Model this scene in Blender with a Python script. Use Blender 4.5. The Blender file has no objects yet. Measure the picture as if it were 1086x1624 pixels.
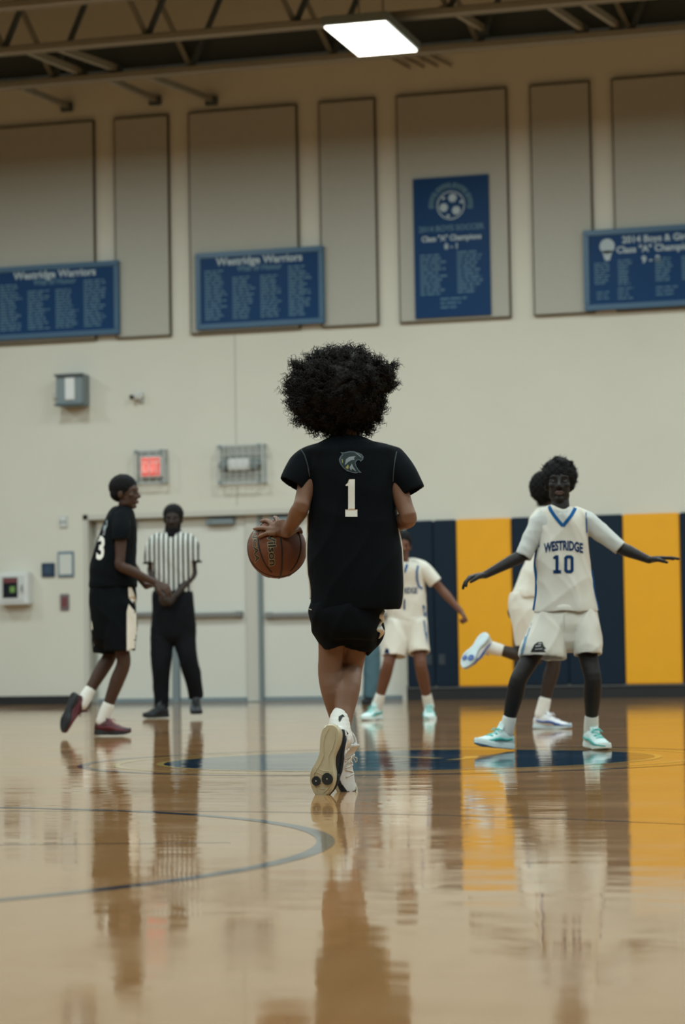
import bpy, bmesh, math, random
import numpy as np
from mathutils import Vector, Matrix, Euler
from mathutils.bvhtree import BVHTree
from mathutils.geometry import tessellate_polygon
random.seed(7); rng = np.random.default_rng(7)
SC = bpy.context.scene; COL = SC.collection
V = Vector
# ------------------------------------------------------------------ camera
FPX, HC = 4000.0, 0.5
PHI = math.radians(16.0); TH = math.atan(230/FPX); RHO = 0.0165
FH = V((-math.sin(PHI), math.cos(PHI), 0)); U = V((math.cos(PHI), math.sin(PHI), 0)); Z = V((0, 0, 1))
fw = FH*math.cos(TH) + Z*math.sin(TH)
r0 = U.copy(); u0 = r0.cross(fw)
RT = r0*math.cos(RHO) - u0*math.sin(RHO); UP = u0*math.cos(RHO) + r0*math.sin(RHO)
CP = V((0, 0, HC))
cd = bpy.data.cameras.new('camera'); cam = bpy.data.objects.new('camera', cd); COL.objects.link(cam)
M = Matrix((RT, UP, -fw)).transposed().to_4x4(); M.translation = CP
cam.matrix_world = M
cd.sensor_fit = 'VERTICAL'; cd.sensor_height = 36; cd.sensor_width = 24; cd.lens = FPX/1624*36
cd.clip_start = 0.05; cd.clip_end = 200
cd.dof.use_dof = True; cd.dof.focus_distance = 9.35; cd.dof.aperture_fstop = 3.9
SC.camera = cam
WY = 28.8*math.cos(PHI)                      # the far wall stands across +Y
def ray(px, py): return fw*FPX + RT*(px-543) + UP*(812-py)
def P(px, py, d):
    v = ray(px, py); return CP + v*(d/v.dot(FH))
def PF(px, py, z=0.0):
    v = ray(px, py); return CP + v*((z-HC)/v.z)
def PW(px, py, off=0.0):
    v = ray(px, py); return CP + v*((WY-off)/v.y)
# ------------------------------------------------------------------ light and exposure
W_ = bpy.data.worlds.new('world'); SC.world = W_; W_.use_nodes = True
W_.node_tree.nodes['Background'].inputs[0].default_value = (0.45, 0.55, 0.6, 1)
W_.node_tree.nodes['Background'].inputs[1].default_value = 0.012
SC.view_settings.view_transform = 'Standard'; SC.view_settings.look = 'None'
SC.view_settings.exposure = -1.05; SC.view_settings.gamma = 1.0; SC.view_settings.use_curve_mapping = False
LZ = 6.5
LC = (PF(517, 45, LZ)+PF(600, 33, LZ)+PF(658, 75, LZ)+PF(580, 90, LZ))/4
LPOW = 300.0
for j in range(5):
    for i in range(-2, 4):
        if j == 0 and i == 0: continue
        ld = bpy.data.lights.new('gym_light', 'AREA'); ld.shape = 'RECTANGLE'; ld.size = 0.6; ld.size_y = 1.2
        ld.energy = LPOW*(1.0 if j else 0.9); ld.color = (0.85, 1.0, 1.0)
        lo = bpy.data.objects.new('gym_light', ld); COL.objects.link(lo)
        lo.location = (LC.x + i*4.4, LC.y - j*5.0, LZ)
# ------------------------------------------------------------------ materials
def s2l(c):
    return tuple(((x/255)/12.92 if x/255 <= 0.04045 else ((x/255+0.055)/1.055)**2.4) for x in c)
def mat(name, col, rough=0.7, spec=0.4, noise=0.0, nscale=30, bump=0.0, bscale=200, metal=0.0, coat=0.0, sheen=0.0, alpha=1.0, emit=0.0):
    m = bpy.data.materials.new(name); m.use_nodes = True; nt = m.node_tree; b = nt.nodes['Principled BSDF']
    b.inputs['Base Color'].default_value = (*col, 1); b.inputs['Roughness'].default_value = rough
    b.inputs['Specular IOR Level'].default_value = spec; b.inputs['Metallic'].default_value = metal
    b.inputs['Coat Weight'].default_value = coat; b.inputs['Sheen Weight'].default_value = sheen
    b.inputs['Alpha'].default_value = alpha
    if emit:
        b.inputs['Emission Color'].default_value = (*col, 1); b.inputs['Emission Strength'].default_value = emit
    tc = nt.nodes.new('ShaderNodeTexCoord')
    if noise:
        n = nt.nodes.new('ShaderNodeTexNoise'); n.inputs['Scale'].default_value = nscale; n.inputs['Detail'].default_value = 4
        nt.links.new(tc.outputs['Object'], n.inputs['Vector'])
        mx = nt.nodes.new('ShaderNodeMix'); mx.data_type = 'RGBA'
        mx.inputs[6].default_value = (*[c*(1-noise) for c in col], 1); mx.inputs[7].default_value = (*[min(1, c*(1+noise)) for c in col], 1)
        nt.links.new(n.outputs['Fac'], mx.inputs[0]); nt.links.new(mx.outputs[2], b.inputs['Base Color'])
    if bump:
        n = nt.nodes.new('ShaderNodeTexNoise'); n.inputs['Scale'].default_value = bscale; n.inputs['Detail'].default_value = 3
        nt.links.new(tc.outputs['Object'], n.inputs['Vector'])
        bp = nt.nodes.new('ShaderNodeBump'); bp.inputs['Strength'].default_value = bump; bp.inputs['Distance'].default_value = 0.002
        nt.links.new(n.outputs['Fac'], bp.inputs['Height']); nt.links.new(bp.outputs[0], b.inputs['Normal'])
    return m
SIDEW = mat('darkened_unseen_wall', (0.10, 0.085, 0.06), 0.6, 0.3, 0.1, 3)  # unseen side and front walls, made dark to cut bounce light
WALL = mat('painted_block_wall', (0.60, 0.58, 0.50), 0.75, 0.3, 0.05, 1.5, 0.3, 60)
PANEL = mat('acoustic_fabric', (0.40, 0.395, 0.345), 0.95, 0.1, 0.10, 60, 0.6, 120)
EDGESHADOW = mat('panel_edge_shadow', (0.10, 0.085, 0.06), 0.9, 0.1)  # dark colour painted in for the shadow along the panel edges
DOORM = mat('door_paint', (0.60, 0.60, 0.54), 0.5, 0.4, 0.03, 2)
FRAMEM = mat('door_frame_paint', (0.50, 0.49, 0.43), 0.5, 0.4)
STEEL = mat('brushed_steel', (0.35, 0.36, 0.36), 0.35, 0.5, metal=0.8)
GREYMET = mat('grey_metal', (0.17, 0.21, 0.22), 0.5, 0.5)
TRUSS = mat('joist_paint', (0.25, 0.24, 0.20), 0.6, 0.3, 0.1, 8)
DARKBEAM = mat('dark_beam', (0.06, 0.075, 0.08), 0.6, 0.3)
DECK = mat('ceiling_deck', (0.20, 0.19, 0.155), 0.9, 0.2, 0.1, 3)
NAVYPAD = mat('navy_vinyl', (0.0065, 0.016, 0.030), 0.5, 0.16, 0.08, 6, 0.3, 90)
GOLDPAD = mat('gold_vinyl', (0.78, 0.36, 0.010), 0.5, 0.35, 0.04, 6, 0.3, 90)
BLACK = mat('black_rubber', (0.012, 0.013, 0.014), 0.6, 0.4)
BOARD = mat('board_blue', (0.004, 0.036, 0.115), 0.5, 0.15, 0.05, 5)
BOARDFR = mat('board_frame_blue', (0.038, 0.10, 0.175), 0.4, 0.4)
BTEXT = mat('board_print', (0.085, 0.17, 0.24), 0.6, 0.2)
BTEXT2 = mat('board_title_print', (0.36, 0.43, 0.46), 0.6, 0.2)
WHITEP = mat('white_plastic', (0.65, 0.66, 0.64), 0.4, 0.4)
CLEAR = mat('cage_wire', (0.45, 0.47, 0.45), 0.4, 0.5)
PLATE = mat('clear_guard', (0.42, 0.44, 0.41), 0.3, 0.5, alpha=0.45)
REDLIT = mat('exit_red', (1.0, 0.10, 0.07), 0.5, 0.2, emit=0.55)
REDP = mat('red_print', (0.16, 0.045, 0.05), 0.6, 0.3)
GREENP = mat('green_print', (0.16, 0.30, 0.08), 0.6, 0.3)
DARKGL = mat('dark_glass', (0.012, 0.014, 0.02), 0.2, 0.5)
LAMP = mat('lamp_diffuser', (1.0, 0.97, 0.88), 0.5, 0.2, emit=9.0)
def cloth(name, col, **k): return mat(name, col, 0.85, 0.10, 0.06, 14, 0.35, 500, **k)
BLKCL = cloth('black_jersey_cloth', (0.0030, 0.0045, 0.0062))
WHTCL = cloth('white_jersey_cloth', (0.66, 0.63, 0.55))
WHTUS = cloth('white_undershirt_cloth', (0.52, 0.53, 0.50))
WTRIM = cloth('white_trim', (0.70, 0.66, 0.57))
BLTRIM = cloth('blue_trim', (0.010, 0.085, 0.24))
NVPRINT = cloth('navy_print', (0.008, 0.035, 0.11))
PRINTW = mat('white_number_print', (0.78, 0.77, 0.70), 0.6, 0.3, 0.05, 40)
BLKTR = cloth('black_trouser_cloth', (0.006, 0.007, 0.009))
JEANS = cloth('blue_denim', (0.075, 0.14, 0.17))
GREYT = cloth('grey_tshirt', (0.15, 0.16, 0.17))
SOCKM = mat('white_sock_knit', (0.70, 0.68, 0.62), 0.9, 0.1, 0.05, 40, 0.6, 300)
def skin(name, col): return mat(name, col, 0.5, 0.22, 0.10, 18, 0.2, 300)
SK_MAIN = skin('skin_brown', (0.20, 0.105, 0.064))
SK_DARK = skin('skin_deep', (0.017, 0.014, 0.0125))
SK_P3 = skin('skin_dark_brown', (0.058, 0.031, 0.021))
SK_REF = skin('skin_dark', (0.028, 0.019, 0.015))
SK_P4 = skin('skin_reddish_brown', (0.135, 0.058, 0.034))
SK_P5 = skin('skin_dark_brown_b', (0.040, 0.026, 0.020))
LIPS = mat('lips', (0.085, 0.045, 0.040), 0.5, 0.3)
EYEW = mat('eye_white', (0.07, 0.065, 0.06), 0.5, 0.1)
EYED = mat('eye_iris', (0.01, 0.006, 0.004), 0.2, 0.5)
HAIRB = mat('black_hair', (0.0028, 0.0026, 0.0028), 0.8, 0.2, 0, 0, 1.0, 150)
HAIRC = mat('curly_hair', (0.0085, 0.0062, 0.0045), 0.6, 0.16)
def stripes():
    m = cloth('referee_stripes', (0.5, 0.5, 0.48)); nt = m.node_tree; b = nt.nodes['Principled BSDF']
    tc = nt.nodes.new('ShaderNodeTexCoord'); dp = nt.nodes.new('ShaderNodeVectorMath'); dp.operation = 'DOT_PRODUCT'
    dp.inputs[1].default_value = tuple(U*24.0)
    nt.links.new(tc.outputs['Object'], dp.inputs[0])
    fr = nt.nodes.new('ShaderNodeMath'); fr.operation = 'FRACT'; nt.links.new(dp.outputs['Value'], fr.inputs[0])
    gt = nt.nodes.new('ShaderNodeMath'); gt.operation = 'GREATER_THAN'; gt.inputs[1].default_value = 0.42; nt.links.new(fr.outputs[0], gt.inputs[0])
    mx = nt.nodes.new('ShaderNodeMix'); mx.data_type = 'RGBA'; mx.inputs[6].default_value = (0.008, 0.009, 0.012, 1); mx.inputs[7].default_value = (0.55, 0.56, 0.52, 1)
    nt.links.new(gt.outputs[0], mx.inputs[0]); nt.links.new(mx.outputs[2], b.inputs['Base Color'])
    return m
REFCL = stripes()
def floor_mat(name, col, col2, streak=True):
    m = bpy.data.materials.new(name); m.use_nodes = True; nt = m.node_tree; b = nt.nodes['Principled BSDF']
    tc = nt.nodes.new('ShaderNodeNewGeometry'); mp = nt.nodes.new('ShaderNodeMapping'); mp.inputs['Scale'].default_value = (17.5, 1.1, 1)
    nt.links.new(tc.outputs['Position'], mp.inputs['Vector'])
    vo = nt.nodes.new('ShaderNodeTexNoise'); vo.inputs['Scale'].default_value = 1.0; vo.inputs['Detail'].default_value = 6
    nt.links.new(mp.outputs[0], vo.inputs['Vector'])
    mx = nt.nodes.new('ShaderNodeMix'); mx.data_type = 'RGBA'; mx.inputs[6].default_value = (*col, 1); mx.inputs[7].default_value = (*col2, 1)
    nt.links.new(vo.outputs['Fac'], mx.inputs[0]); nt.links.new(mx.outputs[2], b.inputs['Base Color'])
    b.inputs['Roughness'].default_value = 0.12; b.inputs['IOR'].default_value = 1.5
    # gentle waviness of the sanded floor
    m2 = nt.nodes.new('ShaderNodeMapping'); m2.inputs['Scale'].default_value = (1.6, 3.2, 1); m2.inputs['Rotation'].default_value = (0, 0, PHI)
    nt.links.new(tc.outputs['Position'], m2.inputs['Vector'])
    n2 = nt.nodes.new('ShaderNodeTexNoise'); n2.inputs['Scale'].default_value = 1.2; n2.inputs['Detail'].default_value = 3.5; n2.inputs['Roughness'].default_value = 0.55
    nt.links.new(m2.outputs[0], n2.inputs['Vector'])
    bp = nt.nodes.new('ShaderNodeBump'); bp.inputs['Strength'].default_value = 1.0; bp.inputs['Distance'].default_value = 0.0016
    nt.links.new(n2.outputs['Fac'], bp.inputs['Height'])
    nt.links.new(bp.outputs[0], b.inputs['Normal'])
    # worn patches in the gloss
    n4 = nt.nodes.new('ShaderNodeTexNoise'); n4.inputs['Scale'].default_value = 0.7; n4.inputs['Detail'].default_value = 5
    nt.links.new(m2.outputs[0], n4.inputs['Vector'])
    mr = nt.nodes.new('ShaderNodeMapRange'); mr.inputs['From Min'].default_value = 0.35; mr.inputs['From Max'].default_value = 0.7
    mr.inputs['To Min'].default_value = 0.03; mr.inputs['To Max'].default_value = 0.10
    nt.links.new(n4.outputs['Fac'], mr.inputs['Value']); nt.links.new(mr.outputs[0], b.inputs['Roughness'])
    return m
FLOORM = floor_mat('maple_floor', (0.32, 0.155, 0.058), (0.41, 0.215, 0.085))
FNAVY = floor_mat('court_navy_paint', (0.010, 0.030, 0.055), (0.014, 0.036, 0.062))
FGOLD = floor_mat('court_gold_paint', (0.50, 0.34, 0.10), (0.52, 0.36, 0.12))
FDARK = floor_mat('court_dark_paint', (0.05, 0.05, 0.055), (0.06, 0.06, 0.065))
# ------------------------------------------------------------------ object helpers
def link(name, me, m, parent=None):
    o = bpy.data.objects.new(name, me); COL.objects.link(o)
    if m is not None and not me.materials: me.materials.append(m)
    if parent is not None:
        me.transform(Matrix.Translation(-parent_loc(parent))); o.parent = parent
    return o
def parent_loc(p):
    l = V((0, 0, 0))
    while p is not None: l = l + p.location; p = p.parent
    return l
def tag(o, label=None, cat=None, group=None, kind=None):
    if label: o['label'] = label
    if cat: o['category'] = cat
    if group: o['group'] = group
    if kind: o['kind'] = kind
    return o
def empty(name, loc, label, cat, group=None):
    o = bpy.data.objects.new(name, None); COL.objects.link(o); o.location = loc; o.empty_display_size = 0.1
    return tag(o, label, cat, group)
def bm_obj(name, bm, m, parent=None, smooth=False):
    bmesh.ops.recalc_face_normals(bm, faces=bm.faces)
    me = bpy.data.meshes.new(name); bm.to_mesh(me); bm.free()
    if smooth: me.polygons.foreach_set('use_smooth', [True]*len(me.polygons))
    return link(name, me, m, parent)
def bm_box(bm, c, s, rot=None, bevel=0.0):
    r = bmesh.ops.create_cube(bm, size=1.0)
    Mx = Matrix.Translation(V(c)) @ (rot.to_4x4() if rot is not None else Matrix.Identity(4)) @ Matrix.Diagonal((*s, 1))
    bmesh.ops.transform(bm, matrix=Mx, verts=r['verts'])
    if bevel:
        es = list({e for v in r['verts'] for e in v.link_edges})
        bmesh.ops.bevel(bm, geom=es, offset=bevel, segments=2, affect='EDGES')
def box(name, lo, hi, m, parent=None, bevel=0.0):
    bm = bmesh.new(); lo, hi = V(lo), V(hi)
    bm_box(bm, (lo+hi)/2, [max(1e-4, abs(a)) for a in (hi-lo)], None, bevel)
    return bm_obj(name, bm, m, parent)
def bm_bar(bm, p, q, w, h=None):
    p, q = V(p), V(q); d = q-p; L = d.length; h = h or w
    rot = d.to_track_quat('X', 'Z').to_matrix()
    bm_box(bm, (p+q)/2, (L, w, h), rot)
def bm_tube(bm, pts, r, n=8, closed=False):
    pts = [V(p) for p in pts]; rings = []; N = len(pts); prev = None
    for i in range(N):
        t = (pts[(i+1) % N]-pts[i-1]) if closed else (pts[min(i+1, N-1)]-pts[max(i-1, 0)])
        t.normalize()
        a = (prev if prev is not None else (V((0.3, 0.2, 1)) if abs(t.z) < 0.9 else V((1, 0.1, 0))))
        a = (a - t*a.dot(t)).normalized(); prev = a; b = t.cross(a)
        rr = r[i] if isinstance(r, (list, tuple)) else r
        rings.append([bm.verts.new(pts[i]+(a*math.cos(2*math.pi*k/n)+b*math.sin(2*math.pi*k/n))*rr) for k in range(n)])
    for i in range(N if closed else N-1):
        A, B = rings[i], rings[(i+1) % N]
        for k in range(n): bm.faces.new((A[k], A[(k+1) % n], B[(k+1) % n], B[k]))
    if not closed: bm.faces.new(rings[0][::-1]); bm.faces.new(rings[-1])
def bm_disc(bm, c, nrm, r, thick=0.01, n=24, r2=None):
    nrm = V(nrm).normalized(); rot = nrm.to_track_quat('Z', 'Y').to_matrix().to_4x4()
    bmesh.ops.create_cone(bm, cap_ends=True, segments=n, radius1=r, radius2=r2 if r2 is not None else r, depth=thick, matrix=Matrix.Translation(V(c)) @ rot)
# ------------------------------------------------------------------ the room
X0, X1, Y0, ZC = -20.0, 9.0, -5.0, 8.6
st = lambda o: tag(o, kind='structure')
floor = st(box('floor', (X0, Y0, -0.1), (X1, WY+0.3, 0), FLOORM))
st(box('ceiling', (X0, Y0, ZC), (X1, WY+0.3, ZC+0.2), DECK))
st(box('wall_left', (X0-0.2, Y0, 0), (X0, WY+0.3, ZC), SIDEW))
st(box('wall_right', (X1, Y0, 0), (X1+0.2, WY+0.3, ZC), SIDEW))
st(box('wall_front', (X0, Y0-0.2, 0), (X1, Y0, ZC), SIDEW))
dl, dr = PW(133, 960).x, PW(644, 960).x; dt = PW(300, 811).z
bm = bmesh.new()
bm_box(bm, ((X0+dl)/2, WY+0.15, ZC/2), (dl-X0, 0.3, ZC)); bm_box(bm, ((dr+X1)/2, WY+0.15, ZC/2), (X1-dr, 0.3, ZC))
bm_box(bm, ((dl+dr)/2, WY+0.15, (dt+ZC)/2), (dr-dl, 0.3, ZC-dt))
wb = st(bm_obj('wall_back', bm, WALL))
# control joint in the block wall
jx = PW(373, 600).x
box('control_joint', (jx-0.006, WY-0.004, dt+0.05), (jx+0.006, WY+0.01, 5.2), mat('joint_sealant', (0.42, 0.41, 0.36), 0.8), wb)
bl = PW(145, 1110).x
st(box('baseboard_left', (X0, WY-0.02, 0), (bl, WY, 0.10), BLACK))
st(box('baseboard_right', (dr, WY-0.03, 0), (X1, WY, 0.13), BLACK))
st(box('trim_1', (dr, WY-0.045, 0.13), (X1, WY, 0.165), mat('pad_rail', (0.10, 0.11, 0.11), 0.5)))
# door opening: four leaves with mullions
RY = WY+0.16
st(box('wall_door_recess', (dl, RY+0.03, 0), (dr, RY+0.13, dt), FRAMEM))
bm = bmesh.new()
bm_box(bm, (dl+0.03, WY+0.09, dt/2), (0.06, 0.19, dt)); bm_box(bm, (dr-0.03, WY+0.09, dt/2), (0.06, 0.19, dt)); bm_box(bm, ((dl+dr)/2, WY+0.09, dt-0.03), (dr-dl, 0.19, 0.06))
st(bm_obj('trim_2', bm, FRAMEM))
def leaf(n, xa, xb, bar=True, hinge=1, lab=''):
    a, b = PW(xa, 960).x, PW(xb, 960).x
    e = bpy.data.objects.new('door_%d' % n, None); COL.objects.link(e); e.location = ((a+b)/2, RY, 0); tag(e, kind='structure')
    box('door_leaf', (a+0.008, RY-0.045, 0.012), (b-0.008, RY, dt-0.07), DOORM, e, 0.004)
    zb = PW((xa+xb)/2, 975).z
    bm = bmesh.new(); bm_box(bm, ((a+b)/2, RY-0.10, zb), (b-a-0.10, 0.045, 0.05), None, 0.008)
    for s in (a+0.09, b-0.09): bm_box(bm, (s, RY-0.075, zb), (0.09, 0.07, 0.075), None, 0.008)
    bm_obj('push_bar', bm, STEEL, e)
    bm = bmesh.new(); bm_box(bm, ((a+b)/2+hinge*0.12, RY-0.085, dt-0.13), (0.34, 0.08, 0.07), None, 0.01)
    bm_bar(bm, ((a+b)/2, RY-0.13, dt-0.11), ((a+b)/2+hinge*0.3, RY-0.05, dt-0.085), 0.02)
    bm_obj('door_closer', bm, GREYMET, e)
    bm = bmesh.new(); bm_box(bm, ((a+b)/2, RY-0.05, 0.03), (b-a-0.03, 0.012, 0.05)); bm_obj('door_sweep', bm, GREYMET, e)
for n, (xa, xb, h) in enumerate([(148, 268, -1), (278, 387, 1), (411, 524, -1), (530, 634, 1)]): leaf(n+1, xa, xb, True, h)
for n, (xa, xb) in enumerate([(268, 278), (387, 411), (524, 530)]):
    a, b = PW(xa, 960).x, PW(xb, 960).x
    st(box('trim_%d' % (n+3), (a, RY-0.07, 0), (b, RY+0.03, dt-0.06), FRAMEM if n else GREYMET))
a = PW(409, 960).x
st(box('trim_6', (a-0.022, RY-0.085, 0), (a+0.022, RY-0.06, dt-0.06), GREYMET))
st(box('trim_7', (dl, RY-0.1, 0), (dr, RY+0.03, 0.012), STEEL))
# wall pads: 2 ft modules
pad_w = (PW(991, 960).x-PW(727, 960).x)/3
padx0 = PW(727, 960).x
zt, zb = PW(860, 820).z, PW(860, 1087).z
names = {True: 'gold', False: 'navy'}
def pad(xa, xb, gold, label):
    bm = bmesh.new(); bm_box(bm, ((xa+xb)/2, WY-0.03, (zt+zb)/2), (xb-xa-0.006, 0.06, zt-zb), None, 0.012)
    o = bm_obj('wall_pad', bm, GOLDPAD if gold else NAVYPAD)
    tag(o, label, 'wall pad', 'padding along the gym wall')
    return o
pad(PW(690.5, 960).x, padx0, False, 'narrow navy wall pad just left of the left gold pad')
navy0 = pad(PW(646, 960).x, PW(690.5, 960).x, False, 'narrow navy wall pad at the left end, next to the doors')
pad(padx0, padx0+pad_w, True, 'gold wall pad left of the player in jersey 10')
pad(padx0+pad_w, padx0+2*pad_w, False, 'navy wall pad directly behind the player in jersey 10')
pad(padx0+2*pad_w, padx0+3*pad_w, False, 'navy wall pad touching the left side of the right gold pad')
pad(padx0+3*pad_w, padx0+4*pad_w, True, 'gold wall pad right of the player in jersey 10')
pad(padx0+4*pad_w, padx0+5*pad_w, False, 'navy wall pad at the right edge of the photo')
for k in range(2):
    c = PW(682+k*21, 1046)
    bm = bmesh.new(); bm_box(bm, (c.x, WY-0.064, c.z), (0.075, 0.008, 0.12), None, 0.003)
    for s in (-1, 1): bm_box(bm, (c.x, WY-0.069, c.z+s*0.027), (0.032, 0.004, 0.026))
    o = bm_obj('outlet_plate', bm, mat('plate_dark', (0.03, 0.04, 0.05), 0.5))
    tag(o, 'small dark outlet plate low on the navy pad, %s of the pair' % ('left' if k == 0 else 'right'), 'outlet', 'outlets on the navy pad')
# acoustic panels
def wall_rect(xa, xb, yt, yb):
    ym = (yt+yb)/2
    return PW(xa, ym).x, PW(xb, ym).x, PW((xa+xb)/2, yb).z, PW((xa+xb)/2, yt).z
plist = [(-18, 151, 197, 541, 'wide beige acoustic panel above the left blue roster board, at the left edge'),
         (186, 269, 186, 534, 'narrow beige acoustic panel right of the left roster board'),
         (304, 473, 177, 525, 'wide beige acoustic panel behind the middle blue roster board'),
         (511, 597, 163, 517, 'narrow beige acoustic panel above the curly-haired player'),
         (634, 806, 149, 507, 'wide beige acoustic panel behind the soccer banner'),
         (846, 938, 135, 498, 'narrow beige acoustic panel between the soccer banner and the right board'),
         (976, 1150, 123, 489, 'wide beige acoustic panel at the right edge, behind the right board')]
rects = [wall_rect(*p[:4]) for p in plist]
zlo = sum(r[2] for r in rects)/len(rects); zhi = sum(r[3] for r in rects)/len(rects)
for p, r in zip(plist, rects):
    cx = (r[0]+r[1])/2
    e = empty('acoustic_panel', (cx, WY, (zlo+zhi)/2), p[4], 'acoustic panel', 'acoustic panels on the wall')
    bm = bmesh.new(); bm_box(bm, (cx, WY-0.028, (zlo+zhi)/2), (r[1]-r[0], 0.055, zhi-zlo), None, 0.006); bm_obj('fabric_face', bm, PANEL, e)
    bm = bmesh.new()
    t = 0.014
    bm_box(bm, (cx, WY-0.026, zhi+t/2), (r[1]-r[0]+2*t, 0.052, t)); bm_box(bm, (cx, WY-0.026, zlo-t/2), (r[1]-r[0]+2*t, 0.052, t))
    for xx in (r[0]-t/2, r[1]+t/2): bm_box(bm, (xx, WY-0.026, (zlo+zhi)/2), (t, 0.052, zhi-zlo))
    bm_obj('edge_shadow_strip', bm, EDGESHADOW, e)  # thin dark strips standing in for the edge shadow
# text on a wall plane: returns bmesh geometry at (x, z), facing -Y
def text_mesh(txt, size, bold=0.0, align='CENTER', xs=1.0):
    cu = bpy.data.curves.new('t', 'FONT'); cu.body = txt; cu.size = size; cu.offset = bold; cu.align_x = align; cu.resolution_u = 3
    o = bpy.data.objects.new('t', cu); COL.objects.link(o); bpy.context.view_layer.update()
    me = bpy.data.meshes.new_from_object(o.evaluated_get(bpy.context.evaluated_depsgraph_get()))
    vs = [(v.co.x*xs, v.co.y) for v in me.vertices]; fs = [tuple(p.vertices) for p in me.polygons]
    bpy.data.objects.remove(o); bpy.data.curves.remove(cu); bpy.data.meshes.remove(me)
    return vs, fs
def wall_text(name, txt, x, z, y, size, m, parent, bold=0.0, xs=1.0):
    vs, fs = text_mesh(txt, size, bold, xs=xs)
    me = bpy.data.meshes.new(name); me.from_pydata([(x+a, y, z+b) for a, b in vs], [], fs)
    return link(name, me, m, parent)
def lines_print(name, cols, y, m, parent):
    # roster lines far too small to read: rows of thin dashes as in the photo
    bm = bmesh.new()
    for x, w, z1, z0, n in cols:
        for i in range(n):
            zz = z1+(z0-z1)*i/(n-1); L = w*(0.62+0.38*random.random()); h = abs(z1-z0)/n*0.30; xx = x
            while xx < x+L:
                ww = min(random.uniform(0.04, 0.12), x+L-xx)
                v = [bm.verts.new((xx+a, y, zz+b)) for a, b in ((0, -h), (ww, -h), (ww, h), (0, h))]; bm.faces.new(v); xx += ww+0.018
    return tag(bm_obj(name, bm, m, parent), kind='stuff')
def board(xa, xb, yt, yb, label, kind):
    x0, x1, z0, z1 = wall_rect(xa, xb, yt, yb); w, h = x1-x0, z1-z0; cx = (x0+x1)/2
    yf = WY-0.11
    e = empty('roster_board' if kind != 'b' else 'championship_board', (cx, WY-0.055, z0), label, 'board', 'blue boards on the wall')
    box('panel', (x0+0.02, yf+0.01, z0+0.02), (x1-0.02, WY-0.058, z1-0.02), BOARD, e)
    bm = bmesh.new(); t = 0.065
    bm_box(bm, (cx, yf+0.02, z0+t/2), (w, 0.06, t), None, 0.008); bm_box(bm, (cx, yf+0.02, z1-t/2), (w, 0.06, t), None, 0.008)
    for xx in (x0+t/2, x1-t/2): bm_box(bm, (xx, yf+0.02, (z0+z1)/2), (t, 0.06, h-2*t), None, 0.008)
    bm_obj('frame', bm, BOARDFR, e)
    yy = yf+0.006
    if kind == 'a':
        wall_text('title', 'Westridge Warriors', cx, z1-0.155, yy, 0.125, BTEXT2, e, 0.004)
        wall_text('subtitle', 'Wall of Honor', cx, z1-0.235, yy, 0.09, BTEXT, e, 0.003)
        cols = [(x0+0.11+i*(w-0.2)/4, (w-0.2)/4*0.82, (z1-0.22 if i in (0, 3) else z1-0.31), z0+0.12, 17 if i in (0, 3) else 15) for i in range(4)]
        lines_print('name_list', cols, yy, BTEXT, e)
    else:
        wall_text('title', '2014 Boys & Girls', cx+0.12, z1-0.165, yy, 0.105, BTEXT2, e, 0.003)
        wall_text('subtitle', 'Class "A" Champions', cx+0.12, z1-0.275, yy, 0.105, BTEXT2, e, 0.003)
        wall_text('record', '9 - 0', cx+0.05, z1-0.40, yy, 0.11, BTEXT2, e, 0.004)
        bm = bmesh.new(); bm_disc(bm, (x0+0.27, yy, z1-0.19), (0, -1, 0), 0.085, 0.004, 20)
        vs = [bm.verts.new((x0+0.27+a, yy-0.002, z1-0.19+b)) for a, b in ((-0.06, -0.05), (0.06, -0.05), (0.025, -0.16), (-0.025, -0.16))]; bm.faces.new(vs)
        bm_obj('ball_emblem', bm, BTEXT2, e)
        s = (w-0.16)/3.2
        cols = [(x0+0.12, s*0.5, z1-0.38, z0+0.30, 9), (x0+0.12+s*0.68, s*0.42, z1-0.36, z0+0.28, 9), (x0+0.12+s*1.75, s*0.55, z1-0.36, z0+0.30, 9), (x0+0.12+s*2.5, s*0.5, z1-0.36, z0+0.30, 9),
                (x0+0.14, s*0.45, z0+0.20, z0+0.13, 3), (x0+0.12+s*0.66, s*0.45, z0+0.23, z0+0.12, 4), (x0+0.12+s*1.75, s*0.8, z0+0.22, z0+0.14, 3)]
        lines_print('name_list', cols, yy, BTEXT, e)
board(-8, 194, 421, 537, 'blue framed roster board at the left edge of the wall', 'a')
board(315, 518, 398, 520, 'blue framed roster board left of the curly-haired player, in the middle', 'a')
board(928, 1128, 362, 490, 'blue framed championship board with a small ball emblem at the right edge', 'b')
# soccer banner
x0, x1, z0, z1 = wall_rect(659, 779, 282, 504); cx = (x0+x1)/2; w = x1-x0; h = z1-z0; yf = WY-0.085
ban = empty('soccer_banner', (cx, WY-0.055, z0), 'tall blue soccer championship banner with a white ball emblem', 'banner')
box('panel', (x0, yf, z0), (x1, WY-0.056, z1), BOARD, ban, 0.004)
yy = yf-0.003; ez = z1-h*0.205
bm = bmesh.new()
for k in range(28):      # lettered arch round the ball
    if k % 7 == 6: continue
    a = math.radians(-8+196*k/27); c = V((cx+math.cos(a)*0.225, yy, ez+math.sin(a)*0.225)); d = V((-math.sin(a), 0, math.cos(a))); n_ = V((math.cos(a), 0, math.sin(a)))
    bm.faces.new([bm.verts.new(c+d*s*0.018+n_*q*0.032) for s, q in ((-1, -1), (1, -1), (1, 1), (-1, 1))])
bm_obj('emblem_arch', bm, BTEXT, ban)
bm = bmesh.new()
ringp = []
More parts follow.
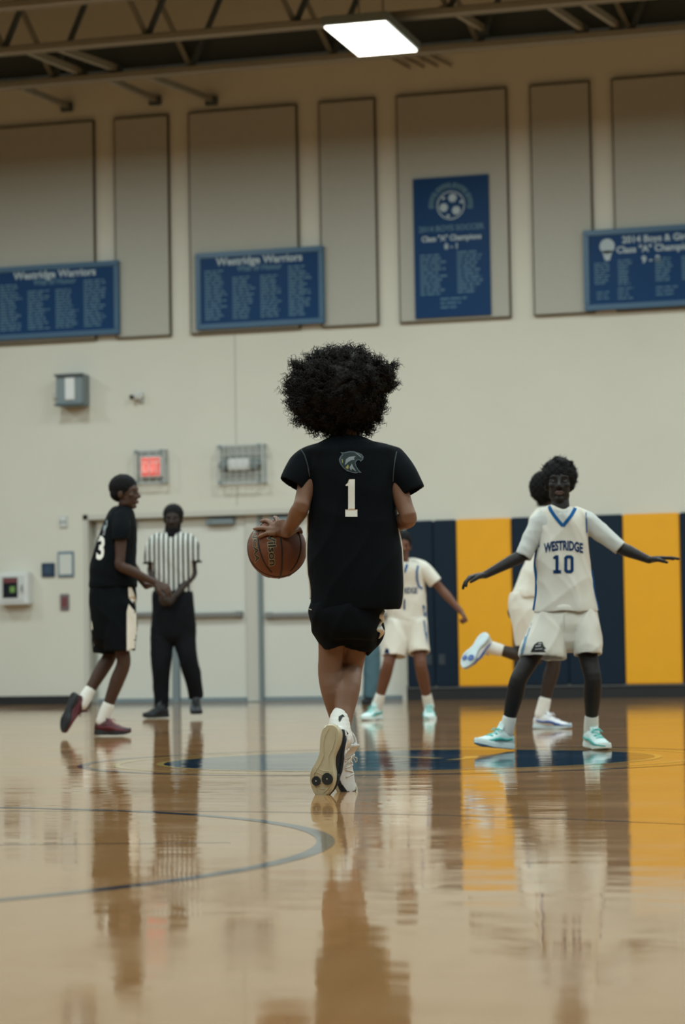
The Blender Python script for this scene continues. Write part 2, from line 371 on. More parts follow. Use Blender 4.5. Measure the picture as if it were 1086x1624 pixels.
for k in range(32):
    a = 2*math.pi*k/32; b = 2*math.pi*(k+1)/32
    bm.faces.new([bm.verts.new((cx+math.cos(t)*r, yy, ez+math.sin(t)*r)) for t, r in ((a, 0.150), (b, 0.150), (b, 0.163), (a, 0.163))])
for ang, r, s in ((75, 0.085, 0.052), (195, 0.085, 0.052), (-45, 0.088, 0.052), (135, 0.12, 0.02), (15, 0.125, 0.02), (255, 0.125, 0.02)):
    a0 = math.radians(ang); c = V((cx+math.cos(a0)*r, yy, ez+math.sin(a0)*r))
    bm.faces.new([bm.verts.new(c+V((math.cos(2*math.pi*q/6), 0, math.sin(2*math.pi*q/6)))*s) for q in range(6)])
bm_obj('soccer_ball_emblem', bm, BTEXT2, ban)
wall_text('title', '2014 BOYS SOCCER', cx, z1-h*0.385, yy, 0.088, BTEXT, ban, 0.003, 0.98)
wall_text('subtitle', 'Class "A" Champions', cx, z1-h*0.455, yy, 0.088, BTEXT2, ban, 0.003, 0.92)
wall_text('record', '8 - 1', cx, z1-h*0.515, yy, 0.088, BTEXT2, ban, 0.003)
lines_print('name_list', [(x0+0.07, w*0.36, z1-h*0.555, z1-h*0.83, 12), (cx+0.06, w*0.34, z1-h*0.545, z1-h*0.825, 12), (cx-w*0.16, w*0.36, z1-h*0.87, z1-h*0.93, 3)], yy, BTEXT, ban)
# ------------------------------------------------------------------ things on the wall
def wc(px, py): p = PW(px, py); return p.x, p.z
x, z = wc(121, 621)
e = empty('wall_speaker', (x, WY, z), 'grey box speaker high on the wall at left', 'speaker')
box('housing', (x-0.17, WY-0.22, z-0.19), (x+0.17, WY, z+0.19), GREYMET, e, 0.012)
bm = bmesh.new(); bm_box(bm, (x+0.01, WY-0.225, z+0.01), (0.12, 0.02, 0.26), None, 0.006); bm_obj('pale_grille', bm, WHITEP, e)
DKM = mat('dark_metal', (0.08, 0.10, 0.11), 0.5)
for s in (-1, 1): bm = bmesh.new(); bm_box(bm, (x, WY-0.235, z+s*0.175), (0.36, 0.05, 0.025), None, 0.004); bm_obj('housing_rim', bm, DKM, e)
bm = bmesh.new(); bm_tube(bm, [(x-0.17, WY-0.04, z-0.05), (x-0.23, WY-0.04, z-0.05)], 0.012); bm_disc(bm, (x-0.25, WY-0.03, z-0.04), (0, -1, 0), 0.035, 0.06); bm_obj('side_bracket', bm, FRAMEM, e)
x, z = wc(219, 631)
e = empty('motion_sensor', (x, WY, z), 'small pale sensor on the wall right of the grey speaker', 'sensor')
bm = bmesh.new(); bm_box(bm, (x+0.01, WY-0.05, z+0.02), (0.12, 0.1, 0.07), Euler((0.4, 0, -0.3)).to_matrix(), 0.012); bm_obj('sensor_head', bm, WHITEP, e)
bm = bmesh.new(); bm_box(bm, (x+0.045, WY-0.02, z-0.0), (0.05, 0.04, 0.12), None, 0.006); bm_obj('mount', bm, CLEAR, e)
bm = bmesh.new(); bm_disc(bm, (x-0.04, WY-0.11, z+0.0), (-0.3, -1, -0.4), 0.028, 0.012); bm_obj('lens', bm, DARKGL, e)
def cage(x, z, w, h, dp, e):
    bm = bmesh.new(); y1 = WY-dp
    for s in (-1, 1):
        for yy in (WY-0.008, y1): bm_bar(bm, (x-w/2, yy, z+s*h/2), (x+w/2, yy, z+s*h/2), 0.014); bm_bar(bm, (x+s*w/2, yy, z-h/2), (x+s*w/2, yy, z+h/2), 0.014)
        for q in (-1, 1): bm_bar(bm, (x+s*w/2, WY, z+q*h/2), (x+s*w/2, y1, z+q*h/2), 0.014)
    nx = int(w/0.075)
    for k in range(1, nx): bm_bar(bm, (x-w/2+w*k/nx, y1, z-h/2), (x-w/2+w*k/nx, y1, z+h/2), 0.006)
    nz = int(h/0.1)
    for k in range(1, nz): bm_bar(bm, (x-w/2, y1, z-h/2+h*k/nz), (x+w/2, y1, z-h/2+h*k/nz), 0.006)
    bm_obj('wire_guard', bm, CLEAR, e)
    for s in (-1, 1):
        for q in (-1, 1): bm = bmesh.new(); bm_disc(bm, (x+s*w*0.42, y1-0.005, z+q*h*0.46), (0, -1, 0), 0.022, 0.02, 12); bm_obj('clip', bm, GREYMET, e)
    bm = bmesh.new(); bm_box(bm, (x, WY-0.005, z), (w, 0.008, h)); bm_obj('back_plate', bm, PLATE, e)
x, z = wc(242, 741)
e = empty('exit_sign', (x, WY, z), 'lit red exit sign inside a wire guard above the doors', 'exit sign')
box('sign_housing', (x-0.135, WY-0.075, z-0.125), (x+0.135, WY-0.01, z+0.125), WHITEP, e, 0.008)
box('lit_face', (x-0.118, WY-0.079, z-0.108), (x+0.118, WY-0.074, z+0.108), mat('exit_face', (0.95, 0.16, 0.13), 0.5, 0.2, emit=0.42), e)
wall_text('lettering', 'EXIT', x, z-0.055, WY-0.083, 0.16, mat('exit_letters', (1.0, 0.42, 0.36), 0.5, 0.2, emit=0.6), e, 0.004, 0.62)
cage(x, z, 0.37, 0.38, 0.12, e)
x, z = wc(386, 737)
e = empty('emergency_light', (x, WY, z), 'white emergency light inside a wide wire guard, right of the exit sign', 'emergency light')
box('battery_box', (x-0.17, WY-0.09, z-0.07), (x+0.10, WY-0.01, z+0.07), WHITEP, e, 0.015)
for s in (-1, 1):
    bm = bmesh.new(); bm_disc(bm, (x-0.03+s*0.19, WY-0.085, z-0.005), (0, -1, -0.2), 0.065, 0.09, 20, 0.045); bm_obj('lamp_head', bm, GREYMET, e)
cage(x, z, 0.56, 0.44, 0.14, e)
def plate(name, px, py, w, h, m, label, cat, inner=None, im=None, d=0.02):
    x, z = wc(px, py)
    e = empty(name, (x, WY, z), label, cat)
    bm = bmesh.new(); bm_box(bm, (x, WY-d/2, z), (w, d, h), None, 0.004); bm_obj('frame' if inner else 'plate', bm, m, e)
    if inner:
        bm = bmesh.new(); bm_box(bm, (x, WY-d-0.001, z), (w*inner, 0.006, h*inner), None, 0.0015); bm_obj('insert', bm, im, e)
    return e, x, z
e, x, z = plate('light_switch', 101, 828, 0.10, 0.13, CLEAR, 'small grey switch plate above the framed notice', 'switch', 0.8, WHITEP)
for s in (-1, 1): bm = bmesh.new(); bm_box(bm, (x+s*0.02, WY-0.028, z), (0.015, 0.012, 0.05)); bm_obj('toggle', bm, GREYMET, e)
e, x, z = plate('room_sign', 77, 904, 0.165, 0.165, mat('navy_sign', (0.015, 0.035, 0.07), 0.5), 'small navy square sign left of the framed notice', 'sign', 0.55, mat('navy_sign_in', (0.03, 0.06, 0.10), 0.5))
plate('framed_notice', 105, 895, 0.20, 0.30, mat('blue_grey_frame', (0.12, 0.18, 0.23), 0.5), 'framed white notice with a blue grey frame on the left wall', 'notice', 0.80, mat('notice_paper', (0.55, 0.56, 0.52), 0.7))
e, x, z = plate('fire_alarm_plate', 103, 955, 0.11, 0.19, mat('rose_plate', (0.15, 0.12, 0.12), 0.6), 'small dull red plate below the framed notice', 'sign', 0.6, REDP)
x, z = wc(29, 934)
e = empty('defibrillator_cabinet', (x, WY, z), 'white wall cabinet with a dark window at the left edge', 'cabinet')
box('cabinet_body', (x-0.19, WY-0.16, z-0.19), (x+0.19, WY, z+0.19), WHITEP, e, 0.012)
bm = bmesh.new(); bm_box(bm, (x-0.01, WY-0.163, z), (0.30, 0.014, 0.31), None, 0.006); bm_obj('cabinet_door', bm, mat('cabinet_door_paint', (0.55, 0.56, 0.54), 0.4), e)
bm = bmesh.new(); bm_box(bm, (x-0.03, WY-0.171, z+0.01), (0.19, 0.006, 0.24), None, 0.002); bm_obj('window_pane', bm, DARKGL, e)
bm = bmesh.new(); bm_box(bm, (x-0.03, WY-0.176, z+0.095), (0.17, 0.004, 0.05)); bm_obj('red_band', bm, REDP, e)
bm = bmesh.new(); bm_box(bm, (x+0.0, WY-0.176, z-0.01), (0.06, 0.004, 0.07)); bm_obj('device_screen', bm, GREENP, e)
bm = bmesh.new(); bm_bar(bm, (x+0.125, WY-0.19, z-0.04), (x+0.125, WY-0.19, z+0.04), 0.014); bm_obj('handle', bm, STEEL, e)
# ------------------------------------------------------------------ roof structure
def joist(zc, px, py, label, n_pan):
    # parallel to the wall; bottom chord at height zc through pixel (px, py)
    p = PF(px, py, zc); y = p.y; xa, xb = -13.5, -2.5; zt = ZC-0.12
    e = empty('roof_joist', (p.x, y, zc), label, 'roof joist', 'steel roof joists')
    bm = bmesh.new(); bm_box(bm, ((xa+xb)/2, y-0.05, zc+0.03), (xb-xa, 0.09, 0.06)); bm_box(bm, ((xa+xb)/2, y+0.04, zc+0.05), (xb-xa, 0.03, 0.10)); bm_obj('bottom_chord', bm, TRUSS, e)
    bm = bmesh.new(); bm_box(bm, ((xa+xb)/2, y, zt), (xb-xa, 0.14, 0.09)); bm_obj('top_chord', bm, TRUSS, e)
    st_ = (xb-xa)/n_pan
    for i in range(n_pan):
        x = xa+i*st_
        for q, (a, b) in enumerate((((x, zc+0.05), (x+st_/2, zt)), ((x+st_/2, zt), (x+st_, zc+0.05)))):
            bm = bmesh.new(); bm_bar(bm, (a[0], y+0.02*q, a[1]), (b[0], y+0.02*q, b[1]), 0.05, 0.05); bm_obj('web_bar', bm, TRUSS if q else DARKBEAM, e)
    bm = bmesh.new()
    return y
yA = joist(6.75, 543, 40, 'upper steel joist nearest the lit lamp, with diagonal webs', 7)
yB = joist(6.72, 543, 97, 'lower steel joist closest to the far wall, with diagonal webs', 7)
joist(6.85, 100, 8, 'steel joist cut by the top edge of the photo', 7)
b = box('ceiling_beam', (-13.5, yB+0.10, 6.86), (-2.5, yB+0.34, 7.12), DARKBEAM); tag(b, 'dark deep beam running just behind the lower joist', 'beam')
def brace(a, b, label):
    e = empty('joist_brace', a, label, 'brace', 'diagonal braces between joists')
    bm = bmesh.new(); bm_bar(bm, a, b, 0.05, 0.018); bm_bar(bm, a+V((0.02, 0, 0.03)), b+V((0.02, 0, 0.03)), 0.014, 0.06); bm_obj('angle_bar', bm, TRUSS, e)
    bm = bmesh.new(); bm_box(bm, b, (0.14, 0.05, 0.10)); bm_obj('end_bracket', bm, DARKBEAM, e)
def atY(px, py, y):
    v = ray(px, py); return CP+v*(y/v.y)
for (a, b, lab) in (((30, 141), (106, 170), 'brace to the wall, leftmost of the three under the lower joist'), ((166, 126), (246, 160), 'brace to the wall, middle one under the lower joist'), ((228, 121), (335, 160), 'brace to the wall with a bracket, right one under the lower joist')):
    brace(atY(*a, yB), atY(*b, WY-0.06), lab)
for (a, b, lab) in (((33, 80), (128, 118), 'brace between the two joists, left one'), ((84, 77), (184, 112), 'brace between the two joists, second from left')):
    brace(atY(*a, yA), atY(*b, yB), lab)
for (a, b, lab) in (((857, 3), (923, 48), 'short brace above the lower joist at the right, first of three'), ((913, 0), (978, 43), 'short brace above the lower joist at the right, second of three'), ((700, 10), (765, 48), 'short brace above the lower joist, right of the lamp')):
    brace(atY(*a, yA), atY(*b, yB-0.03), lab)
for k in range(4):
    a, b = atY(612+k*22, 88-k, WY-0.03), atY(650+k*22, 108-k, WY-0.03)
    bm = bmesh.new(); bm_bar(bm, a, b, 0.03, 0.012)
    tag(bm_obj('wall_bar', bm, mat('bar_dark_brown', (0.13, 0.11, 0.08), 0.8)), ['leftmost','second from left','third from left','rightmost'][k]+' of four short slanted dark bars on the wall below the lamp', 'bar', 'slanted bars below the lamp')  # bars in one even dark brown
# lamp
e = empty('gym_lamp', LC, 'bright rectangular high bay lamp hanging under the ceiling', 'lamp')
bm = bmesh.new(); bm_box(bm, LC+V((0, 0, 0.05)), (0.66, 1.26, 0.09), None, 0.01); bm_obj('lamp_housing', bm, GREYMET, e)
bm = bmesh.new(); bm_box(bm, LC+V((0, 0, -0.006)), (0.6, 1.2, 0.02), None, 0.004); bm_obj('diffuser', bm, LAMP, e)
for s in (-1, 1): bm = bmesh.new(); bm_bar(bm, LC+V((0, s*0.45, 0.09)), LC+V((0, s*0.45, ZC-LZ)), 0.012); bm_obj('hanger', bm, GREYMET, e)
ld = bpy.data.lights.new('gym_lamp_light', 'AREA'); ld.shape = 'RECTANGLE'; ld.size = 0.6; ld.size_y = 1.2; ld.energy = LPOW*0.9; ld.color = (0.85, 1.0, 1.0)
lo = bpy.data.objects.new('gym_lamp_light', ld); COL.objects.link(lo); lo.location = LC+V((0, 0, -0.05))
# ------------------------------------------------------------------ court markings (parts of the floor)
def fpt(lat, d, z=0.0): return U*lat + FH*d + V((0, 0, z))
def ribbon(name, pts, w, m, z, closed=False):
    bm = bmesh.new(); N = len(pts); A = []; B = []
    for i in range(N):
        t = (pts[(i+1) % N]-pts[i-1]) if closed else (pts[min(i+1, N-1)]-pts[max(i-1, 0)])
        n_ = V((-t.y, t.x, 0)).normalized()*w/2
        A.append(bm.verts.new(pts[i]+n_+V((0, 0, z)))); B.append(bm.verts.new(pts[i]-n_+V((0, 0, z))))
    for i in range(N if closed else N-1):
        j = (i+1) % N; bm.faces.new((A[i], B[i], B[j], A[j]))
    return bm_obj(name, bm, m, floor)
def circ(lat, d, r, n=96, a0=0, a1=2*math.pi): return [fpt(lat+math.cos(a0+(a1-a0)*k/n)*r, d+math.sin(a0+(a1-a0)*k/n)*r) for k in range(n if a1-a0 > 6.2 else n+1)]
cl, cdp = 0.30, 12.25
bm = bmesh.new(); bm.faces.new([bm.verts.new(p+V((0, 0, 0.0006))) for p in circ(cl, cdp, 1.19)]); o = bm_obj('center_disc', bm, FNAVY, floor)
ribbon('center_ring', circ(cl, cdp, 1.20), 0.035, FGOLD, 0.0009, True)
ribbon('center_ring', circ(cl, cdp, 1.41), 0.04, FGOLD, 0.0006, True)
ribbon('center_ring', circ(cl, cdp, 1.57), 0.05, FNAVY, 0.0006, True)
for k, (a, b, c_, d_) in enumerate([(0.1, 11.9, 0.4, 12.2), (0.45, 12.3, 0.2, 12.6), (0.25, 11.8, 0.55, 11.95), (0.5, 12.1, 0.62, 12.5), (0.0, 12.3, 0.25, 12.35)]):
    ribbon('center_logo_stroke', [fpt(a, b), fpt((a+c_)/2+0.04, (b+d_)/2), fpt(c_, d_)], 0.07, FGOLD if k % 2 else FDARK, 0.0012)
pts = circ(-2.15, 6.9, 2.09, 72, -1.6, 1.5)
ribbon('throw_circle_line', pts, 0.05, FNAVY, 0.0006)
def smoothpts(p, n=8):
    out = []
    for i in range(len(p)-1):
        a, b, c, d = p[max(i-1, 0)], p[i], p[i+1], p[min(i+2, len(p)-1)]
        for k in range(n):
            t = k/n; out.append(0.5*((2*b)+(c-a)*t+(2*a-5*b+4*c-d)*t*t+(3*b-a-3*c+d)*t**3))
    out.append(p[-1]); return out
ribbon('court_line', smoothpts([fpt(-3.2, 8.9), fpt(-1.16, 8.55), fpt(0, 8.13), fpt(1.0, 7.33), fpt(1.8, 6.3)]), 0.022, FDARK, 0.0008)
ribbon('court_line', [fpt(-3.0, 7.15), fpt(-0.32, 6.92)], 0.016, FDARK, 0.0008)
# ------------------------------------------------------------------ figure toolkit
def catmull(vals, sub):
    vals = [np.array(v, float) for v in vals]; out = []; N = len(vals)
    for i in range(N-1):
        a, b, c, d = vals[max(i-1, 0)], vals[i], vals[i+1], vals[min(i+2, N-1)]
        for k in range(sub):
            t = k/sub; out.append(0.5*((2*b)+(c-a)*t+(2*a-5*b+4*c-d)*t*t+(3*b-a-3*c+d)*t**3))
    out.append(vals[-1]); return out
class Solid:
    def __init__(s): s.v = []; s.f = []
    def rings(s, R, n=20, power=1.0):
        base = len(s.v)
        for c, a, b in R:
            for k in range(n):
                t = 2*math.pi*k/n; ct, sn = math.cos(t), math.sin(t)
                if power != 1.0: ct = math.copysign(abs(ct)**power, ct); sn = math.copysign(abs(sn)**power, sn)
                s.v.append(c+a*ct+b*sn)
        for i in range(len(R)-1):
            for k in range(n):
                k2 = (k+1) % n; o = base+i*n
                s.f.append((o+k, o+k2, o+n+k2, o+n+k))
        s.f.append(tuple(base+k for k in range(n))[::-1]); e = base+(len(R)-1)*n; s.f.append(tuple(e+k for k in range(n)))
        return s
    def loft(s, pts, rad, ref=None, n=20, power=1.0, sub=4, hem=0.0, caps=(True, True), flat=False):
        rad = [(r, r) if not isinstance(r, (tuple, list)) else r for r in rad]
        data = catmull([(*p, *r) for p, r in zip(pts, rad)], sub)
        ref = V(ref) if ref is not None else U
        P_ = [V(d[:3]) for d in data]; Rr = [(max(0.001, d[3]), max(0.001, d[4])) for d in data]; R = []
        N = len(P_)
        for i in range(N):
            t = (P_[min(i+1, N-1)]-P_[max(i-1, 0)]).normalized()
            if flat: t = -Z if t.z < 0 else Z
            rf = ref if abs(ref.dot(t)) < 0.95 else Z
            a = (rf-t*rf.dot(t)).normalized(); b = t.cross(a); R.append((P_[i], a*Rr[i][0], b*Rr[i][1], t))
        out = []
        if caps[0]:
            c, a, b, t = R[0]; h = min(Rr[0])
            for q in (75, 50, 25): qa = math.radians(q); out.append((c-t*h*math.sin(qa), a*math.cos(qa), b*math.cos(qa)))
        out += [(c, a, b) for c, a, b, t in R]
        c, a, b, t = R[-1]
        if hem:
            q = 1-0.011/min(Rr[-1]); out.append((c+t*0.002, a*(q+1)/2, b*(q+1)/2)); out.append((c, a*q, b*q)); out.append((c-t*hem, a*q, b*q))
        elif caps[1]:
            h = min(Rr[-1])
            for q in (25, 50, 75): qa = math.radians(q); out.append((c+t*h*math.sin(qa), a*math.cos(qa), b*math.cos(qa)))
        return s.rings(out, n, power)
    def ell(s, c, ax, n=18, m=10):
        base = len(s.v); a, b, cc = ax
        R = []
        for i in range(1, m):
            t = math.pi*i/m; R.append((c-cc*math.cos(t), a*math.sin(t), b*math.sin(t)))
        return s.rings(R, n)
    def ball(s, c, r, **k): return s.ell(c, (U*r, FH*r, Z*r), **k)
    def mesh(s, name='m'):
        me = bpy.data.meshes.new(name); me.from_pydata([tuple(v) for v in s.v], [], s.f); return me
    def remesh(s, name, vox=0.006, sm=2, disp=None, post=0):
        me = s.mesh(name)
        bm = bmesh.new(); bm.from_mesh(me); bmesh.ops.recalc_face_normals(bm, faces=bm.faces); bm.to_mesh(me); bm.free()
        o = bpy.data.objects.new('tmp', me); COL.objects.link(o)
        md = o.modifiers.new('r', 'REMESH'); md.mode = 'VOXEL'; md.voxel_size = vox; md.adaptivity = 0
        if sm: ms = o.modifiers.new('s', 'SMOOTH'); ms.factor = 0.5; ms.iterations = sm
        dg = bpy.context.evaluated_depsgraph_get(); dg.update()
        m2 = bpy.data.meshes.new_from_object(o.evaluated_get(dg)); m2.name = name
        bpy.data.objects.remove(o); bpy.data.meshes.remove(me)
        if disp:
            co = np.empty(len(m2.vertices)*3, np.float32); m2.vertices.foreach_get('co', co); co = co.reshape(-1, 3)
            no = np.empty(len(m2.vertices)*3, np.float32); m2.vertices.foreach_get('normal', no); no = no.reshape(-1, 3)
            co = co+no*disp(co.astype(float))[:, None]
            ed = np.empty(len(m2.edges)*2, np.int32); m2.edges.foreach_get('vertices', ed); ed = ed.reshape(-1, 2)
            deg = np.bincount(ed.ravel(), minlength=len(co))[:, None]
            for _ in range(post):
                acc = np.zeros_like(co)
                for c_ in range(3): acc[:, c_] = np.bincount(ed[:, 0], co[ed[:, 1], c_], len(co))+np.bincount(ed[:, 1], co[ed[:, 0], c_], len(co))
                co = 0.5*co+0.5*acc/np.maximum(deg, 1)
            m2.vertices.foreach_set('co', co.astype(np.float32).ravel())
        m2.polygons.foreach_set('use_smooth', [True]*len(m2.polygons)); m2.update()
        return m2
def folds(amp=0.004, fx=9, fz=16, seed=0, slant=0.4):
    r = np.random.default_rng(seed+11); ph = r.uniform(0, 6.28, 12); sl = r.choice([-1, 1])*slant
    Un, Vn = np.array(U), np.array(FH)
    def f(co):
        x = co@Un; y = co@Vn; z = co[:, 2]
        wx = x+0.03*np.sin(z*9+ph[0])+0.02*np.sin(z*17+y*9+ph[1]); wz = z+0.03*np.sin(x*13+ph[2])+sl*x+0.5*y
        a = np.sin(wx*fx*4.2+wz*4+ph[3]); b = np.sin(wz*fz*2.1+wx*9+ph[4])
        q1 = (1-np.abs(np.sin(wz*fz*0.9+wx*7+ph[6])))**2.2; q2 = (1-np.abs(np.sin(wz*fz*1.3-wx*15+ph[7])))**2.2; q3 = (1-np.abs(np.sin(wx*fx*3+wz*9+ph[8])))**2.2
        return amp*(0.35*a+0.3*b+1.1*q1+1.0*q2+0.9*q3-0.9)
    return f
def garment(name, S, m, parent, vox=0.007, sm=3, disp=None):
    me = S.remesh(name, vox, sm, disp, 3)
    tree = BVHTree.FromPolygons([v.co.copy() for v in me.vertices], [tuple(p.vertices) for p in me.polygons])
    o = link(name, me, m, parent)
    return o, tree
def polys2d(polys):
    vs = []; fs = []
    for p in polys:
        b = len(vs); vs += [tuple(q) for q in p]
        for t in tessellate_polygon([[V((x, y, 0)) for x, y in p]]): fs.append(tuple(b+i for i in t))
    return vs, fs
def decal(name, vf, tree, m, parent, step=4.0, off=0.0022, maxd=60):
    vs, fs = vf
    bm = bmesh.new(); bv = [bm.verts.new((x, y, 0)) for x, y in vs]
    for f in fs:
        try: bm.faces.new([bv[i] for i in f])
        except ValueError: pass
    xs = [v[0] for v in vs]; ys = [v[1] for v in vs]
    for ax, lo, hi in ((0, min(xs), max(xs)), (1, min(ys), max(ys))):
        c = lo+step*0.5
        while c < hi:
            co = (c, 0, 0) if ax == 0 else (0, c, 0); no = (1, 0, 0) if ax == 0 else (0, 1, 0)
            bmesh.ops.bisect_plane(bm, geom=bm.verts[:]+bm.edges[:]+bm.faces[:], plane_co=co, plane_no=no); c += step
    bmesh.ops.triangulate(bm, faces=bm.faces)
    kill = []
    for v in bm.verts:
        d = ray(v.co.x, v.co.y).normalized(); h, n_, i, dist = tree.ray_cast(CP, d)
        if h is None: kill.append(v)
        else: v.co = h-d*off
    bmesh.ops.delete(bm, geom=kill, context='VERTS')
    for v in [v for v in bm.verts if not v.link_faces]: bm.verts.remove(v)
    me = bpy.data.meshes.new(name); bm.to_mesh(me); bm.free()
    me.polygons.foreach_set('use_smooth', [True]*len(me.polygons))
    return link(name, me, m, parent)
def textpx(txt, cx, cy, size, bold=0.0, xs=1.0, ys=1.0, rot=0.0, arc=0.0):
    vs, fs = text_mesh(txt, size, bold); c, s = math.cos(rot), math.sin(rot); out = []
    for x, y in vs:
        x *= xs; y = y*ys
        if arc: y -= arc*x*x
        out.append((cx+x*c-y*s, cy-(x*s+y*c)))
    return out, fs
def strip(pts, w):
    # polyline in pixels widened into a quad strip
    out = []; fs = []; N = len(pts)
    for i, p in enumerate(pts):
        a, b = pts[max(i-1, 0)], pts[min(i+1, N-1)]; tx, ty = b[0]-a[0], b[1]-a[1]; L = math.hypot(tx, ty)
        ww = w[i] if isinstance(w, (list, tuple)) else w
        nx, ny = -ty/L*ww/2, tx/L*ww/2; out += [(p[0]+nx, p[1]+ny), (p[0]-nx, p[1]-ny)]
    for i in range(N-1): fs.append((2*i, 2*i+1, 2*i+3, 2*i+2))
    return out, fs
def head(S, c, f, up, k=1.0, parent=None, eyes=True, lipmat=None, jaw=1.0):
    f = V(f).normalized(); up = V(up); up = (up-f*up.dot(f)).normalized(); s = f.cross(up).normalized()
    q = lambda a, b, h: c+(s*a+f*b+up*h)*k
    E = lambda a, b, h, ra, rb, rh: S.ell(q(a, b, h), (s*ra*k, f*rb*k, up*rh*k))
    E(0, -0.008, 0.022, 0.074, 0.094, 0.084); E(0, 0.022, -0.035, 0.057*jaw, 0.066, 0.076); E(0, 0.062, -0.092, 0.026*jaw, 0.022, 0.018)
    for g in (-1, 1):
        E(g*0.038, 0.062, -0.018, 0.022, 0.020, 0.018); E(g*0.074, -0.004, -0.010, 0.010, 0.020, 0.031); E(g*0.038, 0.012, -0.068, 0.018, 0.045, 0.026)
        E(g*0.013, 0.094, -0.030, 0.009, 0.011, 0.008)
        S.loft([q(g*0.012, 0.078, 0.026), q(g*0.030, 0.075, 0.030), q(g*0.046, 0.065, 0.024)], [0.009*k]*3, n=10)
        E(g*0.031, 0.058, 0.004, 0.026, 0.0205, 0.020)
    S.loft([q(0, 0.080, 0.022), q(0, 0.091, 0.0), q(0, 0.106, -0.024)], [0.009*k, 0.009*k, 0.012*k], n=12)
    if parent is not None:
        L = Solid()
        L.loft([q(-0.024, 0.080, -0.060), q(-0.010, 0.092, -0.056), q(0, 0.0925, -0.0575), q(0.010, 0.092, -0.056), q(0.024, 0.080, -0.060)], [0.003*k, 0.006*k, 0.006*k, 0.006*k, 0.003*k], ref=up, n=8)
        L.loft([q(-0.022, 0.080, -0.062), q(0, 0.091, -0.068), q(0.022, 0.080, -0.062)], [0.003*k, 0.008*k, 0.003*k], ref=up, n=8)
        me = L.remesh('lips', 0.0025, 1); link('lips', me, lipmat or LIPS, parent)
        if eyes:
            for g in (-1, 1):
                B = Solid(); B.ell(q(g*0.031, 0.0685, 0.003), (s*0.014*k, f*0.0125*k, up*0.0058*k)); eo = link('eye', B.mesh('eye'), EYEW, parent)
                B = Solid(); B.ell(q(g*0.031, 0.0775, 0.003), (s*0.006*k, f*0.0045*k, up*0.0055*k)); link('iris', B.mesh('iris'), EYED, eo)
    return q
def short_hair(q, f, up, k, name='hair', grow=1.0, parent=None, m=None, seed=1, low=-0.02):
    # a close cap: skull shell without the face, rough surface
    S = Solid(); f = V(f).normalized(); up = V(up); up = (up-f*up.dot(f)).normalized(); s = f.cross(up).normalized(); g = grow
    S.ell(q(0, -0.022, 0.042), (s*(0.078+0.012*g)*k, f*(0.090+0.010*g)*k, up*(0.074+0.016*g)*k), n=24, m=16)
    S.ell(q(0, -0.045, 0.0), (s*(0.076+0.006*g)*k, f*(0.052+0.012*g)*k, up*0.062*k), n=24, m=16)
    for j in (-1, 1): S.ell(q(j*0.066, 0.008, 0.012), (s*0.012*k, f*0.018*k, up*0.034*k))
    r = np.random.default_rng(seed); ph = r.uniform(0, 6.28, 6)
    def d(co): return 0.0022*g*(np.sin(co[:, 0]*310+ph[0]+2*np.sin(co[:, 2]*150))*np.sin(co[:, 1]*290+ph[1])*np.sin(co[:, 2]*330+ph[2])+0.5*np.sin(co[:, 0]*140+ph[3])*np.sin(co[:, 2]*150+ph[4]))*0.9
    return link(name, S.remesh(name, 0.004, 1, d), m or HAIRB, parent)
def hand(S, w, d, back, thumb, k=1.0, curl=(18, 22, 14), spread=0.10, tcurl=0.5):
    # w wrist, d direction of fingers, back = normal of the back of the hand, thumb = side where the thumb leaves
    d = V(d).normalized(); back = V(back); back = (back-d*back.dot(d)).normalized(); th = V(thumb); sd = d.cross(back).normalized()
    if sd.dot(th) < 0: sd = -sd
    S.loft([w, w+d*0.03*k, w+d*0.062*k, w+d*0.085*k], [(0.024*k, 0.018*k), (0.033*k, 0.017*k), (0.039*k, 0.014*k), (0.037*k, 0.010*k)], ref=sd, n=16)
    for i, (o, L) in enumerate(((0.030, 0.070), (0.010, 0.080), (-0.010, 0.075), (-0.029, 0.058))):
        p = w+d*(0.078 if i in (1, 2) else 0.070)*k+sd*o*k; dd = (d+sd*o*spread*33).normalized(); ax = dd.cross(back).normalized(); pts = [p]; cur = dd
        for j, fr in enumerate((0.46, 0.30, 0.24)):
            cur = Matrix.Rotation(-math.radians(curl[j]*(1+0.12*i)), 3, ax) @ cur if (Matrix.Rotation(-0.3, 3, ax) @ dd).dot(back) < 0 else Matrix.Rotation(math.radians(curl[j]*(1+0.12*i)), 3, ax) @ cur
            p = p+cur*L*fr*k; pts.append(p)
        S.loft(pts, [0.0092*k, 0.0085*k, 0.0078*k, 0.0066*k], n=10, sub=2)
    b = w+d*0.022*k+sd*0.022*k; p1 = b+(sd*0.75+d*0.65-back*0.15).normalized()*0.036*k; p2 = p1+(sd*(0.75-tcurl)+d*0.8-back*0.35).normalized()*0.032*k; p3 = p2+(sd*(0.5-tcurl)+d*0.85-back*0.4).normalized()*0.022*k
    S.loft([b, p1, p2, p3], [0.015*k, 0.0125*k, 0.0105*k, 0.008*k], n=10, sub=2)
